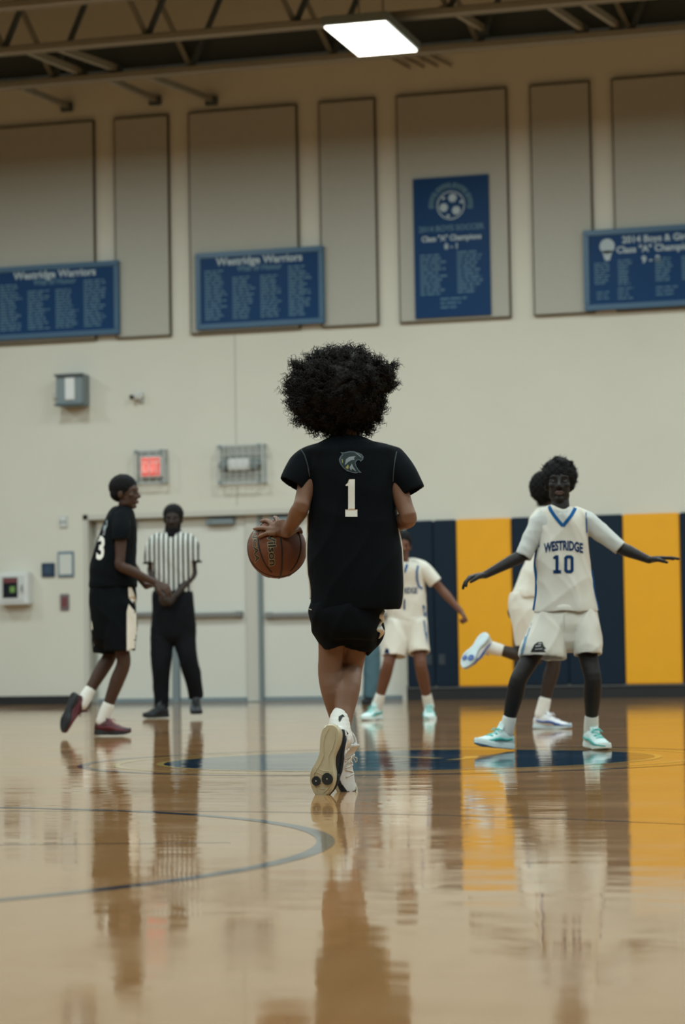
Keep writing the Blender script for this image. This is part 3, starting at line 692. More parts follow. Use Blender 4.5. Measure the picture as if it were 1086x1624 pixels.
def shoe(parent, heel, toe, upv, L=0.27, cols=None, name='shoe', width=1.0, dots=False, low=False, side=0.0):
    """heel: ground point of the heel, toe: direction point, upv: direction out of the top of the foot"""
    x = (toe-heel).normalized(); z = V(upv); z = (z-x*z.dot(x)).normalized(); y = z.cross(x)
    k = L/0.27; q = lambda a, b, c: heel+(x*a+y*b*width+z*c)*k
    up_, sole_, acc_, lace_ = cols
    e = empty('tmp', heel, None, None); e.name = name; e.parent = parent; e.location = heel-parent_loc(parent)
    S = Solid()
    st_ = [(0.012, 0.028, 0.075), (0.03, 0.034, 0.088), (0.065, 0.037, 0.094), (0.10, 0.037, 0.090), (0.13, 0.038, 0.078), (0.165, 0.042, 0.062), (0.20, 0.045, 0.050), (0.235, 0.040, 0.043), (0.258, 0.026, 0.034)]
    R = []
    for a, wd, h in [(0.004, 0.018, 0.06)]+st_+[(0.266, 0.012, 0.026)]:
        R.append((q(a, -0.004*math.sin(a*9), 0.018+(h-0.018)/2), y*wd*width*k, z*((h-0.018)/2+0.004)*k))
    S.rings(R, 24, 0.8)
    if not low: S.loft([q(0.062, 0, 0.07), q(0.056, 0, 0.10), q(0.053, 0, 0.125)], [(0.042*k, 0.033*k), (0.040*k, 0.032*k), (0.039*k, 0.033*k)], ref=x, hem=0.02*k, n=24)
    S.loft([q(0.12, 0, 0.085), q(0.10, 0, 0.105), q(0.088, 0, 0.138)], [(0.008*k, 0.026*k), (0.007*k, 0.027*k), (0.006*k, 0.024*k)], ref=x, n=14)   # tongue
    me = S.remesh('upper', 0.004, 2); tree = BVHTree.FromPolygons([v.co.copy() for v in me.vertices], [tuple(p.vertices) for p in me.polygons])
    me.materials.append(up_); me.materials.append(acc_)
    if side:
        for p_ in me.polygons:
            l_ = (p_.center-heel)
            if l_.dot(z)/k < side and l_.dot(x)/k > 0.01: p_.material_index = 1
    link('upper', me, up_, e)
    # outsole: hourglass outline, slightly rockered
    out = [(-0.004, 0), (0.002, 0.022), (0.02, 0.037), (0.05, 0.041), (0.08, 0.037), (0.11, 0.032), (0.14, 0.037), (0.175, 0.050), (0.205, 0.053), (0.24, 0.043), (0.266, 0.022), (0.276, 0.0)]
    outl = [(a, b) for a, b in out]+[(a, -b*0.93) for a, b in out[-2:0:-1]]
    pts = catmull(outl+[outl[0]], 4)[:-1]
    bm = bmesh.new(); lay = []
    for zz, sc in ((-0.0005, 0.93), (0.004, 1.0), (0.020, 0.985), (0.031, 0.93)):
        lay.append([bm.verts.new(q(0.135+(p[0]-0.135)*(1-(1-sc)*0.5), p[1]*sc, zz+max(0, (p[0]-0.19))*0.16+(0.004 if sc < 0.95 and zz < 0.01 else 0)*0)) for p in pts])
    n_ = len(pts)
    for i in range(3):
        for j in range(n_): bm.faces.new((lay[i][j], lay[i][(j+1) % n_], lay[i+1][(j+1) % n_], lay[i+1][j]))
    bm.faces.new(lay[0][::-1]); bm.faces.new(lay[3])
    so = bm_obj('outsole', bm, sole_, e, False)
    # tread ridges
    bm = bmesh.new()
    for s_ in (-1, 1):
        bm_tube(bm, [q(0.015, s_*0.012, -0.0008), q(0.045, s_*0.022, -0.0008), q(0.08, s_*0.020, -0.0008), q(0.115, s_*0.010, -0.0008), q(0.15, s_*0.018, -0.0008), q(0.19, s_*0.036, -0.0008), q(0.225, s_*0.033, 0.0048), q(0.25, s_*0.014, 0.009)], 0.0018*k, 6)
    for a in (0.165, 0.18, 0.21, 0.232): bm_tube(bm, [q(a, -0.036, max(0, a-0.19)*0.16-0.0006), q(a+0.006, 0, max(0, a-0.184)*0.16-0.0006), q(a, 0.036, max(0, a-0.19)*0.16-0.0006)], 0.0014*k, 6)
    bm_obj('tread_ridge', bm, sole_, e)
    if dots:
        for a, b, r in ((0.196, -0.022, 0.022), (0.214, 0.022, 0.0175)):
            zo = max(0, a-0.19)*0.16; bm = bmesh.new(); b2 = bmesh.new()
            bm_disc(bm, q(a, b, zo-0.0020), -z, r*k, 0.004, 32); bm_disc(b2, q(a, b, zo-0.0043), -z, 0.0022*k, 0.001, 12)
            bm_obj('tread_disc', bm, BLACK if dots is True else dots, e); bm_obj('tread_pin', b2, WHITEP, e)
    # side swoops, toe rand and lace bars
    def wrap(pts3, r, m, nm):
        bm = bmesh.new(); P3 = []
        for p in pts3:
            loc, nn, i, dd = tree.find_nearest(q(*p)); P3.append(loc+nn*0.0008)
        P3 = [V(v) for v in catmull(P3, 3)]
        bm_tube(bm, P3, r, 6); return bm_obj(nm, bm, m, e, True)
    for s_ in (-1, 1):
        wrap([(0.03, s_*0.05, 0.055), (0.08, s_*0.05, 0.045), (0.13, s_*0.05, 0.048), (0.18, s_*0.05, 0.040), (0.215, s_*0.05, 0.036)], [0.002*k]+[0.0065*k]*4+[0.0085*k]*4+[0.005*k]*3+[0.002*k], acc_, 'side_stripe')
    wrap([(0.17, -0.06, 0.028), (0.22, -0.055, 0.028), (0.275, -0.02, 0.027), (0.28, 0.02, 0.027), (0.22, 0.055, 0.028), (0.17, 0.06, 0.028)], 0.0055*k, acc_, 'toe_rand')
    wrap([(0.02, -0.05, 0.085), (0.0, 0, 0.09), (0.02, 0.05, 0.085)], 0.005*k, acc_, 'heel_tab')
    bm = bmesh.new()
    for i in range(5):
        a = 0.118+i*0.016
        P3 = []
        for s_ in (-1, -0.5, 0, 0.5, 1):
            o3 = q(a+(0.006 if i % 2 else -0.004)*s_, s_*0.024, 0.16-i*0.012); loc, nn, j, dd = tree.ray_cast(o3, -z); loc = loc if loc is not None else q(a, s_*0.024, 0.07); P3.append(loc+z*0.002)
        bm_tube(bm, P3, 0.0026*k, 6)
    l0 = q(0.118, 0, 0.10)
    for s_ in (-1, 1): bm_tube(bm, [l0, l0+(y*s_*0.018+x*0.012+z*0.006)*k, l0+(y*s_*0.034+x*0.022-z*0.014)*k, l0+(y*s_*0.020+x*0.024-z*0.008)*k, l0], 0.002*k, 6)
    bm_obj('laces', bm, lace_, e, True)
    return q
def foot(heel, toe, upv, L=0.27):
    x = (toe-heel).normalized(); z = V(upv); z = (z-x*z.dot(x)).normalized(); k = L/0.27
    return heel+(x*0.055+z*0.088)*k, heel+(x*0.135+z*0.045)*k
def sock(parent, pts, rad, m=None, mark=None):
    S = Solid(); S.loft(pts, rad, n=20, hem=0.0)
    me = S.remesh('sock', 0.004, 1, lambda co: 0.0003*np.sin(co[:, 2]*420))
    return link('sock', me, m or SOCKM, parent)
C_MAIN = (mat('shoe_white_mesh', (0.66, 0.64, 0.60), 0.7, 0.3, 0.05, 60, 0.6, 300), mat('translucent_tan_rubber', (0.50, 0.44, 0.29), 0.28, 0.5, 0.12, 25), mat('navy_black_overlay', (0.010, 0.014, 0.02), 0.5, 0.4), mat('lace_white', (0.72, 0.70, 0.64), 0.8, 0.2))
C_TEAL = (mat('shoe_ice_white', (0.56, 0.68, 0.66), 0.6, 0.3, 0.2, 25), mat('sole_ice', (0.62, 0.72, 0.70), 0.5, 0.3), mat('teal_overlay', (0.03, 0.33, 0.29), 0.5, 0.4), mat('lace_teal', (0.10, 0.50, 0.44), 0.7, 0.2))
C_RED = (mat('shoe_maroon', (0.065, 0.018, 0.022), 0.6, 0.3, 0.3, 30), mat('sole_black', (0.018, 0.02, 0.024), 0.5, 0.4), mat('red_overlay', (0.12, 0.02, 0.025), 0.5, 0.3), mat('lace_pink', (0.32, 0.12, 0.12), 0.7, 0.2))
C_BLK = (mat('shoe_black', (0.010, 0.012, 0.015), 0.5, 0.4), mat('sole_black_b', (0.010, 0.011, 0.012), 0.6, 0.3), mat('black_overlay', (0.015, 0.017, 0.02), 0.4, 0.4), mat('lace_black', (0.015, 0.015, 0.015), 0.7, 0.2))
C_BLUE = (mat('shoe_white_b', (0.64, 0.65, 0.66), 0.6, 0.3, 0.05, 40), mat('sole_pale_blue', (0.50, 0.60, 0.62), 0.4, 0.4), mat('royal_overlay', (0.02, 0.07, 0.26), 0.5, 0.4), mat('lace_white_b', (0.66, 0.66, 0.66), 0.8, 0.2))
# ------------------------------------------------------------------ people
def limb(S, pts, rad, **k): S.loft(pts, rad, **k)
def skel(S, J, k=1.0, arms=True, thigh=0.068):
    """torso, limbs and feet of one continuous body; J holds world joints, a = left in the photo, b = right in the photo"""
    pel, chest, neck, hd = J['pel'], J['chest'], J['neck'], J['head']
    side = (J['hb']-J['ha']).normalized()
    S.loft([pel-Z*0.05*k, pel+Z*0.03*k, pel.lerp(chest, 0.45), chest, chest.lerp(neck, 0.6)], [(0.10*k, 0.075*k), (0.115*k, 0.085*k), (0.100*k, 0.075*k), (0.118*k, 0.085*k), (0.075*k, 0.055*k)], ref=side, n=24)
    S.loft([J['sa']+(J['ea']-J['sa'])*0.03, chest.lerp(neck, 0.62), J['sb']+(J['eb']-J['sb'])*0.03], [0.042*k, 0.058*k, 0.042*k], ref=Z)
    S.loft([chest.lerp(neck, 0.6), neck, neck.lerp(hd, 0.55)], [0.060*k, 0.046*k, 0.046*k])
    for c in 'ab':
        s, e, w = J['s'+c], J['e'+c], J['w'+c]
        if s is not None and w is not None:
            S.loft([s, s.lerp(e, 0.35), s.lerp(e, 0.8), e, e.lerp(w, 0.25), e.lerp(w, 0.65), w], [0.042*k, 0.041*k, 0.034*k, 0.034*k, 0.036*k, 0.028*k, 0.0215*k], n=18, sub=3)
        h, kn, an = J['h'+c], J['k'+c], J['n'+c]
        S.loft([h, h.lerp(kn, 0.3), h.lerp(kn, 0.75), kn, kn.lerp(an, 0.28)+J.get('calf'+c, V((0, 0, 0))), kn.lerp(an, 0.6), an.lerp(kn, 0.08), an], [(thigh+0.008)*k, thigh*k, 0.052*k, 0.048*k, 0.050*k, 0.040*k, 0.030*k, 0.030*k], n=20, sub=3)
        t = J.get('t'+c)
        if t is not None: S.loft([an, an.lerp(t, 0.6)], [0.026*k, 0.018*k], n=12)
def person(px, py, d, label):
    g = P(px, py, d); return empty('person', V((g.x, g.y, 0)), label, 'person')

# ================= player 1: the dribbler seen from behind =================
D = 9.4; m = lambda x, y, dv=0.0: P(x, y, D+dv)
p1 = person(548, 1250, D, 'player with a big curly afro in black jersey 1, seen from behind, dribbling the basketball')
BALLC, BALLR = m(439, 870.5, 0.22), 0.113
J = dict(pel=m(558, 925), chest=m(557, 770, .01), neck=m(550, 712, .02), head=m(545, 655, .04), ha=m(532, 925), hb=m(584, 925),
         sa=m(497, 735), ea=m(477, 805, -.06), wa=m(457, 842, .13), sb=m(618, 735), eb=m(648, 822, -.06), wb=m(616, 838, .16),
         ka=m(523, 1068, .03), kb=m(556, 1060, .08),
         calfa=-FH*0.015, calfb=-FH*0.02)
zt_ = (FH*0.87+U*0.46+Z*0.06).normalized()
SB = (m(527, 1150, -.205), m(505, 1262, -.185), zt_, 0.268); SA = (m(513, 1168, .10), m(545, 1258, .06), (U*0.72-FH*0.62+Z*0.2).normalized(), 0.262)
J['nb'], J['tb'] = foot(*SB); J['na'], J['ta'] = foot(*SA)
S = Solid(); skel(S, J, 0.93)
fwd1 = (FH+Z*0.05).normalized()
head(S, m(545, 640, .05), FH, Z, 0.92)
# left forearm already set; left hand spread over the ball: fingers laid on the ball surface
def on_ball(px, py, out=0.009):
    r_ = ray(px, py).normalized(); oc = CP-BALLC; b = oc.dot(r_); c = oc.dot(oc)-BALLR**2; disc = b*b-c
    p = CP+r_*(-b-math.sqrt(disc)) if disc > 0 else BALLC+((CP+r_*(-b))-BALLC).normalized()*BALLR
    return BALLC+(p-BALLC).normalized()*(BALLR+out)
kn_c = [on_ball(441, 834, .012), on_ball(434, 837, .012), on_ball(434, 843, .012), on_ball(437, 848, .012)]
palm = on_ball(447, 842, .016)
S.loft([J['wa'], on_ball(452, 846, .02), palm, on_ball(438, 841, .012)], [(0.021, 0.023), (0.030, 0.019), (0.036, 0.015), (0.030, 0.010)], ref=Z, n=16)
for (k0, mids) in zip(kn_c, [((439, 826), (435, 822)), ((425, 829), (415, 828)), ((418, 840), (406, 841)), ((424, 848), (412, 853))]):
    pts_ = [palm.lerp(k0, 0.4), k0]+[on_ball(*q_, .0085) for q_ in mids]
    S.loft(pts_, [0.0105, 0.0100, 0.0088, 0.0072], n=12, sub=4)
S.loft([on_ball(454, 850, .016), on_ball(461, 846, .012), on_ball(470, 841, .010), on_ball(475, 846, .008)], [0.016, 0.013, 0.011, 0.008], n=12)
hand(S, J['wb'], (FH*0.7-U*0.5+Z*0.1), Z*0.4+U, Z, 0.85, (30, 40, 25))
body = S.remesh('body', 0.0045, 2); link('body', body, SK_MAIN, p1)
# jersey
def hw(c, y, h, dep, dv=0.0, d_=None): return (P(c, y, D+dv), (h/(FPX/D), dep))
R = [hw(548, 691, 25, .054, .02), hw(549, 696, 32, .062, .02), hw(550, 701, 44, .072, .02), hw(552, 706, 62, .086, .01), hw(553.5, 713, 73, .096), hw(556, 726, 70, .104), hw(557, 745, 69, .112), hw(558, 785, 69, .118), hw(559, 835, 72, .12), hw(562, 885, 76, .125), hw(566, 930, 74.5, .128), hw(565, 955, 73.5, .126), hw(563, 968, 72, .122)]
S = Solid(); S.loft([a for a, b in R], [b for a, b in R], flat=True, n=40, power=0.82, sub=3, hem=0.04, caps=(False, True))
S.loft([m(508, 722), m(488, 732), m(474, 752, -.02), m(463, 770, -.03)], [.050, .058, .060, .055], ref=FH, n=24, hem=0.05)
S.loft([m(600, 722), m(622, 734), m(640, 756, -.02), m(654, 781, -.03)], [.050, .058, .058, .050], ref=FH, n=24, hem=0.05)
jer, T1 = garment('jersey', S, BLKCL, p1, 0.006, 3, folds(.0036, 3, 7, 1, 0.7))
# shorts
R = [hw(562, 945, 66, .112), hw(553, 962, 64, .120), hw(548, 974, 60, .124), hw(548, 988, 56, .124), hw(551, 1002, 48, .12), hw(553, 1014, 42, .10)]
S = Solid(); S.loft([a for a, b in R], [b for a, b in R], flat=True, n=36, power=0.85, sub=3, caps=(True, False))
S.loft([m(530, 965), m(525, 990, .01), m(526, 1008, .02), m(531, 1029, .02)], [(.080, .11), (.080, .11), (.066, .10), (.048, .085)], n=28, hem=0.05)
S.loft([m(566, 965), m(568, 990, .02), m(571, 1008, .04), m(570, 1026, .05)], [(.085, .11), (.080, .11), (.072, .10), (.066, .085)], n=28, hem=0.05)
sho, TS1 = garment('shorts', S, BLKCL, p1, 0.0065, 2, folds(.0052, 4, 8, 3, 0.8))
both = lambda *t: t
# number 1, block serif
n1 = [[(548.0, 769), (551, 766), (553.5, 760), (562.5, 760), (562.5, 808), (566.5, 808), (566.5, 819.5), (547.5, 819.5), (547.5, 808), (552, 808), (552, 770.5), (548.0, 770.5)]]
decal('number_print', polys2d(n1), T1, PRINTW, jer, 4)
f8 = lambda L: [(520+x/11.6, 700+y/11.6) for x, y in L]
em_s = f8([(230, 200), (290, 205), (400, 180), (480, 185), (560, 210), (620, 235), (655, 280), (645, 330), (600, 375), (585, 345), (540, 345), (505, 390), (520, 450), (560, 520), (615, 578), (560, 570), (520, 588), (440, 575), (350, 545), (280, 490), (235, 430), (205, 360), (205, 320), (240, 260), (262, 235)])
em_d = f8([(262, 222), (310, 222), (400, 198), (480, 200), (560, 225), (615, 252), (635, 285), (628, 320), (605, 345), (585, 328), (535, 330), (488, 385), (505, 455), (545, 525), (575, 558), (520, 568), (440, 558), (355, 528), (290, 478), (250, 420), (222, 350), (250, 275), (285, 240)])
cx = sum(p[0] for p in em_d)/len(em_d); cy = sum(p[1] for p in em_d)/len(em_d)
emb = decal('emblem', polys2d([em_s]), T1, mat('emblem_silver', (0.10, 0.13, 0.16), 0.5), jer, 4, 0.0026)
decal('emblem_fill', polys2d([em_d]), T1, mat('emblem_dark_green', (0.004, 0.018, 0.018), 0.5), emb, 4, 0.0034)
EMW = mat('emblem_white', (0.22, 0.26, 0.28), 0.5)
decal('emblem_feather', polys2d([f8([(310, 430), (330, 330), (380, 290), (450, 275), (510, 272), (475, 310), (490, 335), (430, 345), (370, 380), (320, 430)]), f8([(395, 480), (440, 410), (455, 450), (500, 520), (520, 560), (470, 520), (440, 500), (425, 540)]), f8([(490, 205), (540, 225), (600, 265), (625, 310), (600, 290), (550, 250)])]), T1, EMW, emb, 4, 0.0042)
decal('emblem_beak', polys2d([f8([(320, 485), (370, 425), (382, 460), (370, 512)]), f8([(250, 330), (268, 320), (275, 400), (258, 395)])]), T1, mat('emblem_yellow', (0.30, 0.28, 0.08), 0.5), emb, 4, 0.0042)
SEAM = mat('seam_thread', (0.05, 0.055, 0.06), 0.7)
decal('armhole_piping', strip([(477, 712), (483, 722), (488, 738), (491, 756)], 1.3), T1, SEAM, jer, 4)
decal('armhole_piping', strip([(629, 716), (626, 730), (624, 748), (623, 764)], 1.3), T1, SEAM, jer, 4)
# pale side panels: built as slim cloth bands down both sides of the jersey
def sideband(name, pts, w, tree_c, par, mm, dv=0.0):
    bm = bmesh.new(); pp = []
    for x, y, d2 in pts:
        l_, n_, i_, dd_ = tree_c.find_nearest(m(x, y, d2)); pp.append(l_)
    bm_tube(bm, smoothpts(pp, 6), w or 0.0050, 8); o = bm_obj(name, bm, mm, par, True); return o
sideband('side_band', [(492, 815, .0), (488, 840, -.0), (488.5, 870, 0), (489, 900, 0), (490.5, 925, 0), (491.5, 950, 0)], 0, T1, jer, WTRIM)
sideband('side_band', [(627, 806, 0), (631, 835, 0), (635.5, 865, 0), (639.5, 900, 0), (641, 925, 0), (640.5, 955, 0), (638, 970, 0)], 0, T1, jer, WTRIM)
# waving side trim of the shorts: cloth ribbon at right
S = Solid(); S.loft([m(606, 969, -.02), m(603, 976, -.045), m(607, 983, -.03), m(601, 990, -.02), m(602, 998, -.05), m(606, 1003, -.03), m(601, 1012, -.01)], [(.012, .006), (.013, .006), (.006, .007), (.009, .006), (.014, .006), (.009, .006), (.003, .004)], n=14)
link('side_trim', S.remesh('side_trim', .003, 1), WTRIM, sho)
S = Solid(); S.loft([m(592, 985, .02), m(596, 1003, .03), m(588, 1022, .05), m(583, 1038, .05)], [(.035, .04), (.034, .04), (.025, .04), (.006, .03)], n=16)
garment('hem_flap', S, BLKCL, sho, 0.005, 2)
decal('hem_piping', strip([(488, 962), (490, 966), (494, 967)], 1.2), TS1, WTRIM, sho, 4)
# socks and shoes
sk = sock(p1, [m(547, 1128, -.02), m(539, 1143, -.07), J['nb']], [.036, .040, .038])
TSK = BVHTree.FromPolygons([v.co+p1.location for v in sk.data.vertices], [tuple(p.vertices) for p in sk.data.polygons])
decal('sock_mark', polys2d([[(536.5, 1141), (537, 1136), (541, 1134), (543, 1132.6), (544.5, 1134), (547, 1136.5), (543.5, 1137), (540, 1143), (538, 1145)]]), TSK, BLACK, sk, 3, 0.0015)
sock(p1, [J['ka'].lerp(J['na'], .80), J['ka'].lerp(J['na'], .9), J['na']], [.034, .036, .038])
# kicked-back foot: sole toward the lens, toe down
shoe(p1, *SB, C_MAIN, 'shoe', 1.0, True, side=0.052)
# planted foot, on its toes
shoe(p1, *SA, C_MAIN, 'shoe', 1.0, side=0.044)
# hair
OUT = [(634, 582), (633, 600), (627, 614), (612, 625), (615, 640), (608, 655), (600, 668), (585, 688), (545, 697), (505, 690), (470, 672), (452, 658), (447, 630), (450, 605), (462, 582), (463, 570), (478, 572), (492, 563), (500, 550), (522, 552), (545, 547), (572, 549), (590, 562), (618, 570)]
hc = (543, 622); HCW = m(hc[0], hc[1], .04); sc_ = D/FPX
ang = np.array([math.atan2(-(y-hc[1]), x-hc[0]) for x, y in OUT]); rad = np.array([math.hypot(x-hc[0], y-hc[1])*sc_ for x, y in OUT])
o_ = np.argsort(ang); ang, rad = ang[o_], rad[o_]; ang = np.concatenate([ang[-1:]-2*math.pi, ang, ang[:1]+2*math.pi]); rad = np.concatenate([rad[-1:], rad, rad[:1]])
Un, Fn, Zn = np.array(U), np.array(FH), np.array(Z)
def envelope(dirs):
    x, y, z = dirs@Un, dirs@Fn, dirs@Zn
    inn = np.sqrt(x*x+z*z)+1e-9; R_ = np.interp(np.arctan2(z, x), ang, rad)
    return 1/np.sqrt((inn/R_)**2+(y/0.175)**2)
S = Solid(); nu, nv = 48, 32
dirs = np.array([[math.cos(2*math.pi*i/nu)*math.sin(math.pi*j/nv), math.sin(2*math.pi*i/nu)*math.sin(math.pi*j/nv), -math.cos(math.pi*j/nv)] for j in range(1, nv) for i in range(nu)])
er = envelope(dirs)*0.86
R = [[V(tuple(np.array(HCW)+dirs[j*nu+i]*er[j*nu+i])) for i in range(nu)] for j in range(nv-1)]
b0 = 0
S.v = [v for r in R for v in r]
for j in range(nv-2):
    for i in range(nu): S.f.append((j*nu+i, j*nu+(i+1) % nu, (j+1)*nu+(i+1) % nu, (j+1)*nu+i))
S.f.append(tuple(range(nu))[::-1]); S.f.append(tuple((nv-2)*nu+i for i in range(nu)))
def hd(co): return 0.007*np.sin(co[:, 0]*90+3*np.sin(co[:, 2]*60))*np.sin(co[:, 2]*95+2*np.sin(co[:, 1]*70))*np.sin(co[:, 1]*85)+0.003*np.sin(co[:, 0]*230)*np.sin(co[:, 2]*250+co[:, 1]*200)
hair = link('hair', S.remesh('hair', 0.006, 1, hd), HAIRC, p1)
def curls(name, N, C0, envf, r_in, tube, helix, parent, m_, nseg=22, lo=0.86, hi=1.06, seed=5, clump=260, sprd=0.055):
    r = np.random.default_rng(seed)
    cl_ = r.normal(size=(clump, 3)); cl_ /= np.linalg.norm(cl_, axis=1)[:, None]; clen = r.uniform(lo, hi, clump)
    ci = r.integers(0, clump, N); d = cl_[ci]+r.normal(size=(N, 3))*sprd; d /= np.linalg.norm(d, axis=1)[:, None]
    env = envf(d); L1 = env*(clen[ci]+r.normal(size=N)*0.012); L0 = env*r_in
    t = np.linspace(0, 1, nseg)[None, :, None]
    a = np.cross(d, r.normal(size=(N, 3))); a /= np.linalg.norm(a, axis=1)[:, None]; b = np.cross(d, a)
    hr = r.uniform(0.6, 1.3, (N, 1, 1))*helix; turns = r.uniform(2.2, 4.2, (N, 1, 1)); ph = r.uniform(0, 6.28, (N, 1, 1))
    pth = d[:, None, :]*(L0[:, None, None]+(L1-L0)[:, None, None]*t)+a[:, None, :]*hr*(0.3+t)*np.cos(ph+6.28*turns*t)+b[:, None, :]*hr*(0.3+t)*np.sin(ph+6.28*turns*t)
    pth += np.array(C0)[None, None, :]
    bend = r.normal(size=(N, 3))*0.006; pth += bend[:, None, :]*t*t
    tg = np.gradient(pth, axis=1); tg /= np.linalg.norm(tg, axis=2)[:, :, None]+1e-9
    s1 = np.cross(tg, d[:, None, :]); s1 /= np.linalg.norm(s1, axis=2)[:, :, None]+1e-9; s2 = np.cross(tg, s1)
    rr = tube*r.uniform(0.6, 1.3, (N, 1, 1))*(1-0.75*t**3)
    ring = np.stack([pth+rr*(s1*math.cos(q_)+s2*math.sin(q_)) for q_ in (0, 2.094, 4.189)], axis=2)
    vs = ring.reshape(-1, 3); base = (np.arange(N)[:, None]*nseg+np.arange(nseg-1)[None, :])*3
    q_ = []
    for k_ in range(3): k2 = (k_+1) % 3; q_.append(np.stack([base+k_, base+k2, base+3+k2, base+3+k_], -1))
    fs = np.stack(q_, 2).reshape(-1, 4)
    me = bpy.data.meshes.new(name); me.vertices.add(len(vs)); me.vertices.foreach_set('co', vs.astype(np.float32).ravel())
    me.loops.add(fs.size); me.loops.foreach_set('vertex_index', fs.ravel().astype(np.int32))
    me.polygons.add(len(fs)); me.polygons.foreach_set('loop_start', np.arange(0, fs.size, 4, dtype=np.int32)); me.polygons.foreach_set('use_smooth', np.ones(len(fs), bool)); me.update(calc_edges=True)
    return tag(link(name, me, m_, parent), kind='stuff')
curls('hair_curls', 5200, HCW, envelope, 0.70, 0.0022, 0.0060, hair, HAIRC, 24, 0.86, 1.09, 5, 520, 0.034)
curls('hair_curls', 1500, HCW, envelope, 0.72, 0.0020, 0.0050, hair, HAIRC, 22, 0.90, 1.0, 6, 900)
curls('hair_curls', 420, HCW, envelope, 0.85, 0.0011, 0.0075, hair, HAIRC, 26, 1.04, 1.16, 9, 60, 0.04)

# ball: resting in the dribbling hand
ball = empty('basketball', BALLC, 'brown leather basketball under the left hand of the player in jersey 1', 'basketball')
def ortho(v, w): return (w-v*w.dot(v)).normalized()
toC = (CP-BALLC).normalized(); bU = ortho(toC, U); bZ = toC.cross(bU); bZ = -bZ if bZ.z < 0 else bZ
pole = (bZ*-0.93+bU*0.10+toC*0.33).normalized()
ex = ortho(pole, toC*1.0+bU*0.0); ey = pole.cross(ex)
if ey.dot(bU) < 0: ey = -ey
def mer(lon, lat):   # lon 0 faces the lens, + to the right; lat +90 = lower pole
    a, b = math.radians(lon), math.radians(lat); return (ex*math.cos(a)+ey*math.sin(a))*math.cos(b)+pole*math.sin(b)
curves = []
for lon in (10, 190): curves.append([mer(lon, -90+180*k/48) for k in range(49)])
for lon in (100, 280): curves.append([mer(lon, -90+180*k/48) for k in range(49)])
for c_ in (-36, 56, 144, 236):
    curves.append([mer(c_+(10 if c_ > 0 and c_ < 90 or c_ > 200 else -10)*(1-math.cos(math.radians(lt))), lt) for lt in np.linspace(-66, 66, 40)])
allp = np.array([list(p) for c_ in curves for p in c_])
bm = bmesh.new(); bmesh.ops.create_uvsphere(bm, u_segments=128, v_segments=80, radius=1)
for v in bm.verts:
    n_ = v.co.normalized(); dm = math.sqrt(max(0, 2-2*float(np.max(allp@np.array(n_)))))
    v.co = BALLC+n_*BALLR*(1-0.018*math.exp(-(dm/0.03)**2))
LEA = mat('basketball_leather', (0.165, 0.056, 0.026), 0.55, 0.25, 0.15, 30, 0.9, 700)
bm_obj('ball_cover', bm, LEA, ball, True)
bm = bmesh.new()
for c_ in curves: bm_tube(bm, [BALLC+p*BALLR*0.989 for p in c_], 0.0032, 6)
bm_obj('seam', bm, BLACK, ball, True)
TB = BVHTree.FromPolygons([v.co.copy()+BALLC for v in ball.children[0].data.vertices], [tuple(p.vertices) for p in ball.children[0].data.polygons])
INK = mat('ball_print_black', (0.012, 0.011, 0.01), 0.5); GOLDP = mat('ball_print_gold', (0.34, 0.27, 0.15), 0.5)
def balltext(txt, cx, cy, size, rot, bold, xs, ys, skew=0.0):
    for nm, mm, bo, of in (('print_outline', GOLDP, bold+0.045*size, 0.0008), ('print_lettering', INK, bold, 0.0014)):
        vs, fs = textpx(txt, cx, cy, size, bo, xs, ys, rot); decal(nm, (vs, fs), TB, mm, ball, 2.5, of)
balltext('Wilson', 425.5, 868, 24, math.radians(-86), 0.55, 0.86, 0.72)
balltext('NCAA', 402, 866, 19, math.radians(-84), 0.5, 0.95, 0.50)

# ================= player 10 =================
D = 13.15; m = lambda x, y, dv=0.0, D=D: P(x, y, D+dv)
p10 = person(880, 1186, D, 'player in white jersey 10 facing the lens with both arms spread wide')
J = dict(pel=m(896, 975), chest=m(892, 862), neck=m(889, 812), head=m(887, 775, -.01), ha=m(873, 985), hb=m(921, 985),
         sa=m(862, 823), ea=m(830, 880, -.02), wa=m(769, 912, -.10), sb=m(926, 823), eb=m(982, 868, -.02), wb=m(1029, 888, -.10),
         ka=m(822, 1078, -.08), kb=m(940, 1078, -.08))
SA = (m(812, 1188, .02), m(746, 1182, -.17), Z+U*0.08, .262); SB = (m(931, 1183, .09), m(962, 1191, -.17), Z, .262)
J['na'], J['ta'] = foot(*SA); J['nb'], J['tb'] = foot(*SB)
S = Solid(); skel(S, J, 0.93, thigh=0.062)
S.loft([m(888, 790, -.02), m(888.5, 800, -.032), m(889, 810, -.036)], [.046, .047, .050], n=20)
fc = (-FH-U*0.10+Z*0.02).normalized()
q10 = head(S, m(887, 766, -.02), fc, Z+U*0.02, 0.95, p10)
hand(S, J['wa'], (-U*0.96-FH*0.15-Z*0.12), Z+U*-0.1, -FH, 0.98, (26, 22, 12), 0.10)
hand(S, J['wb'], (U*0.97-FH*0.15+Z*0.10), Z, -FH, 0.98, (4, 7, 5), 0.05)
link('body', S.remesh('body', 0.0045, 2), SK_DARK, p10)
h10 = short_hair(q10, fc, Z, 0.95, grow=1.6, parent=p10, seed=3)
HC10 = q10(0, -0.022, 0.042)
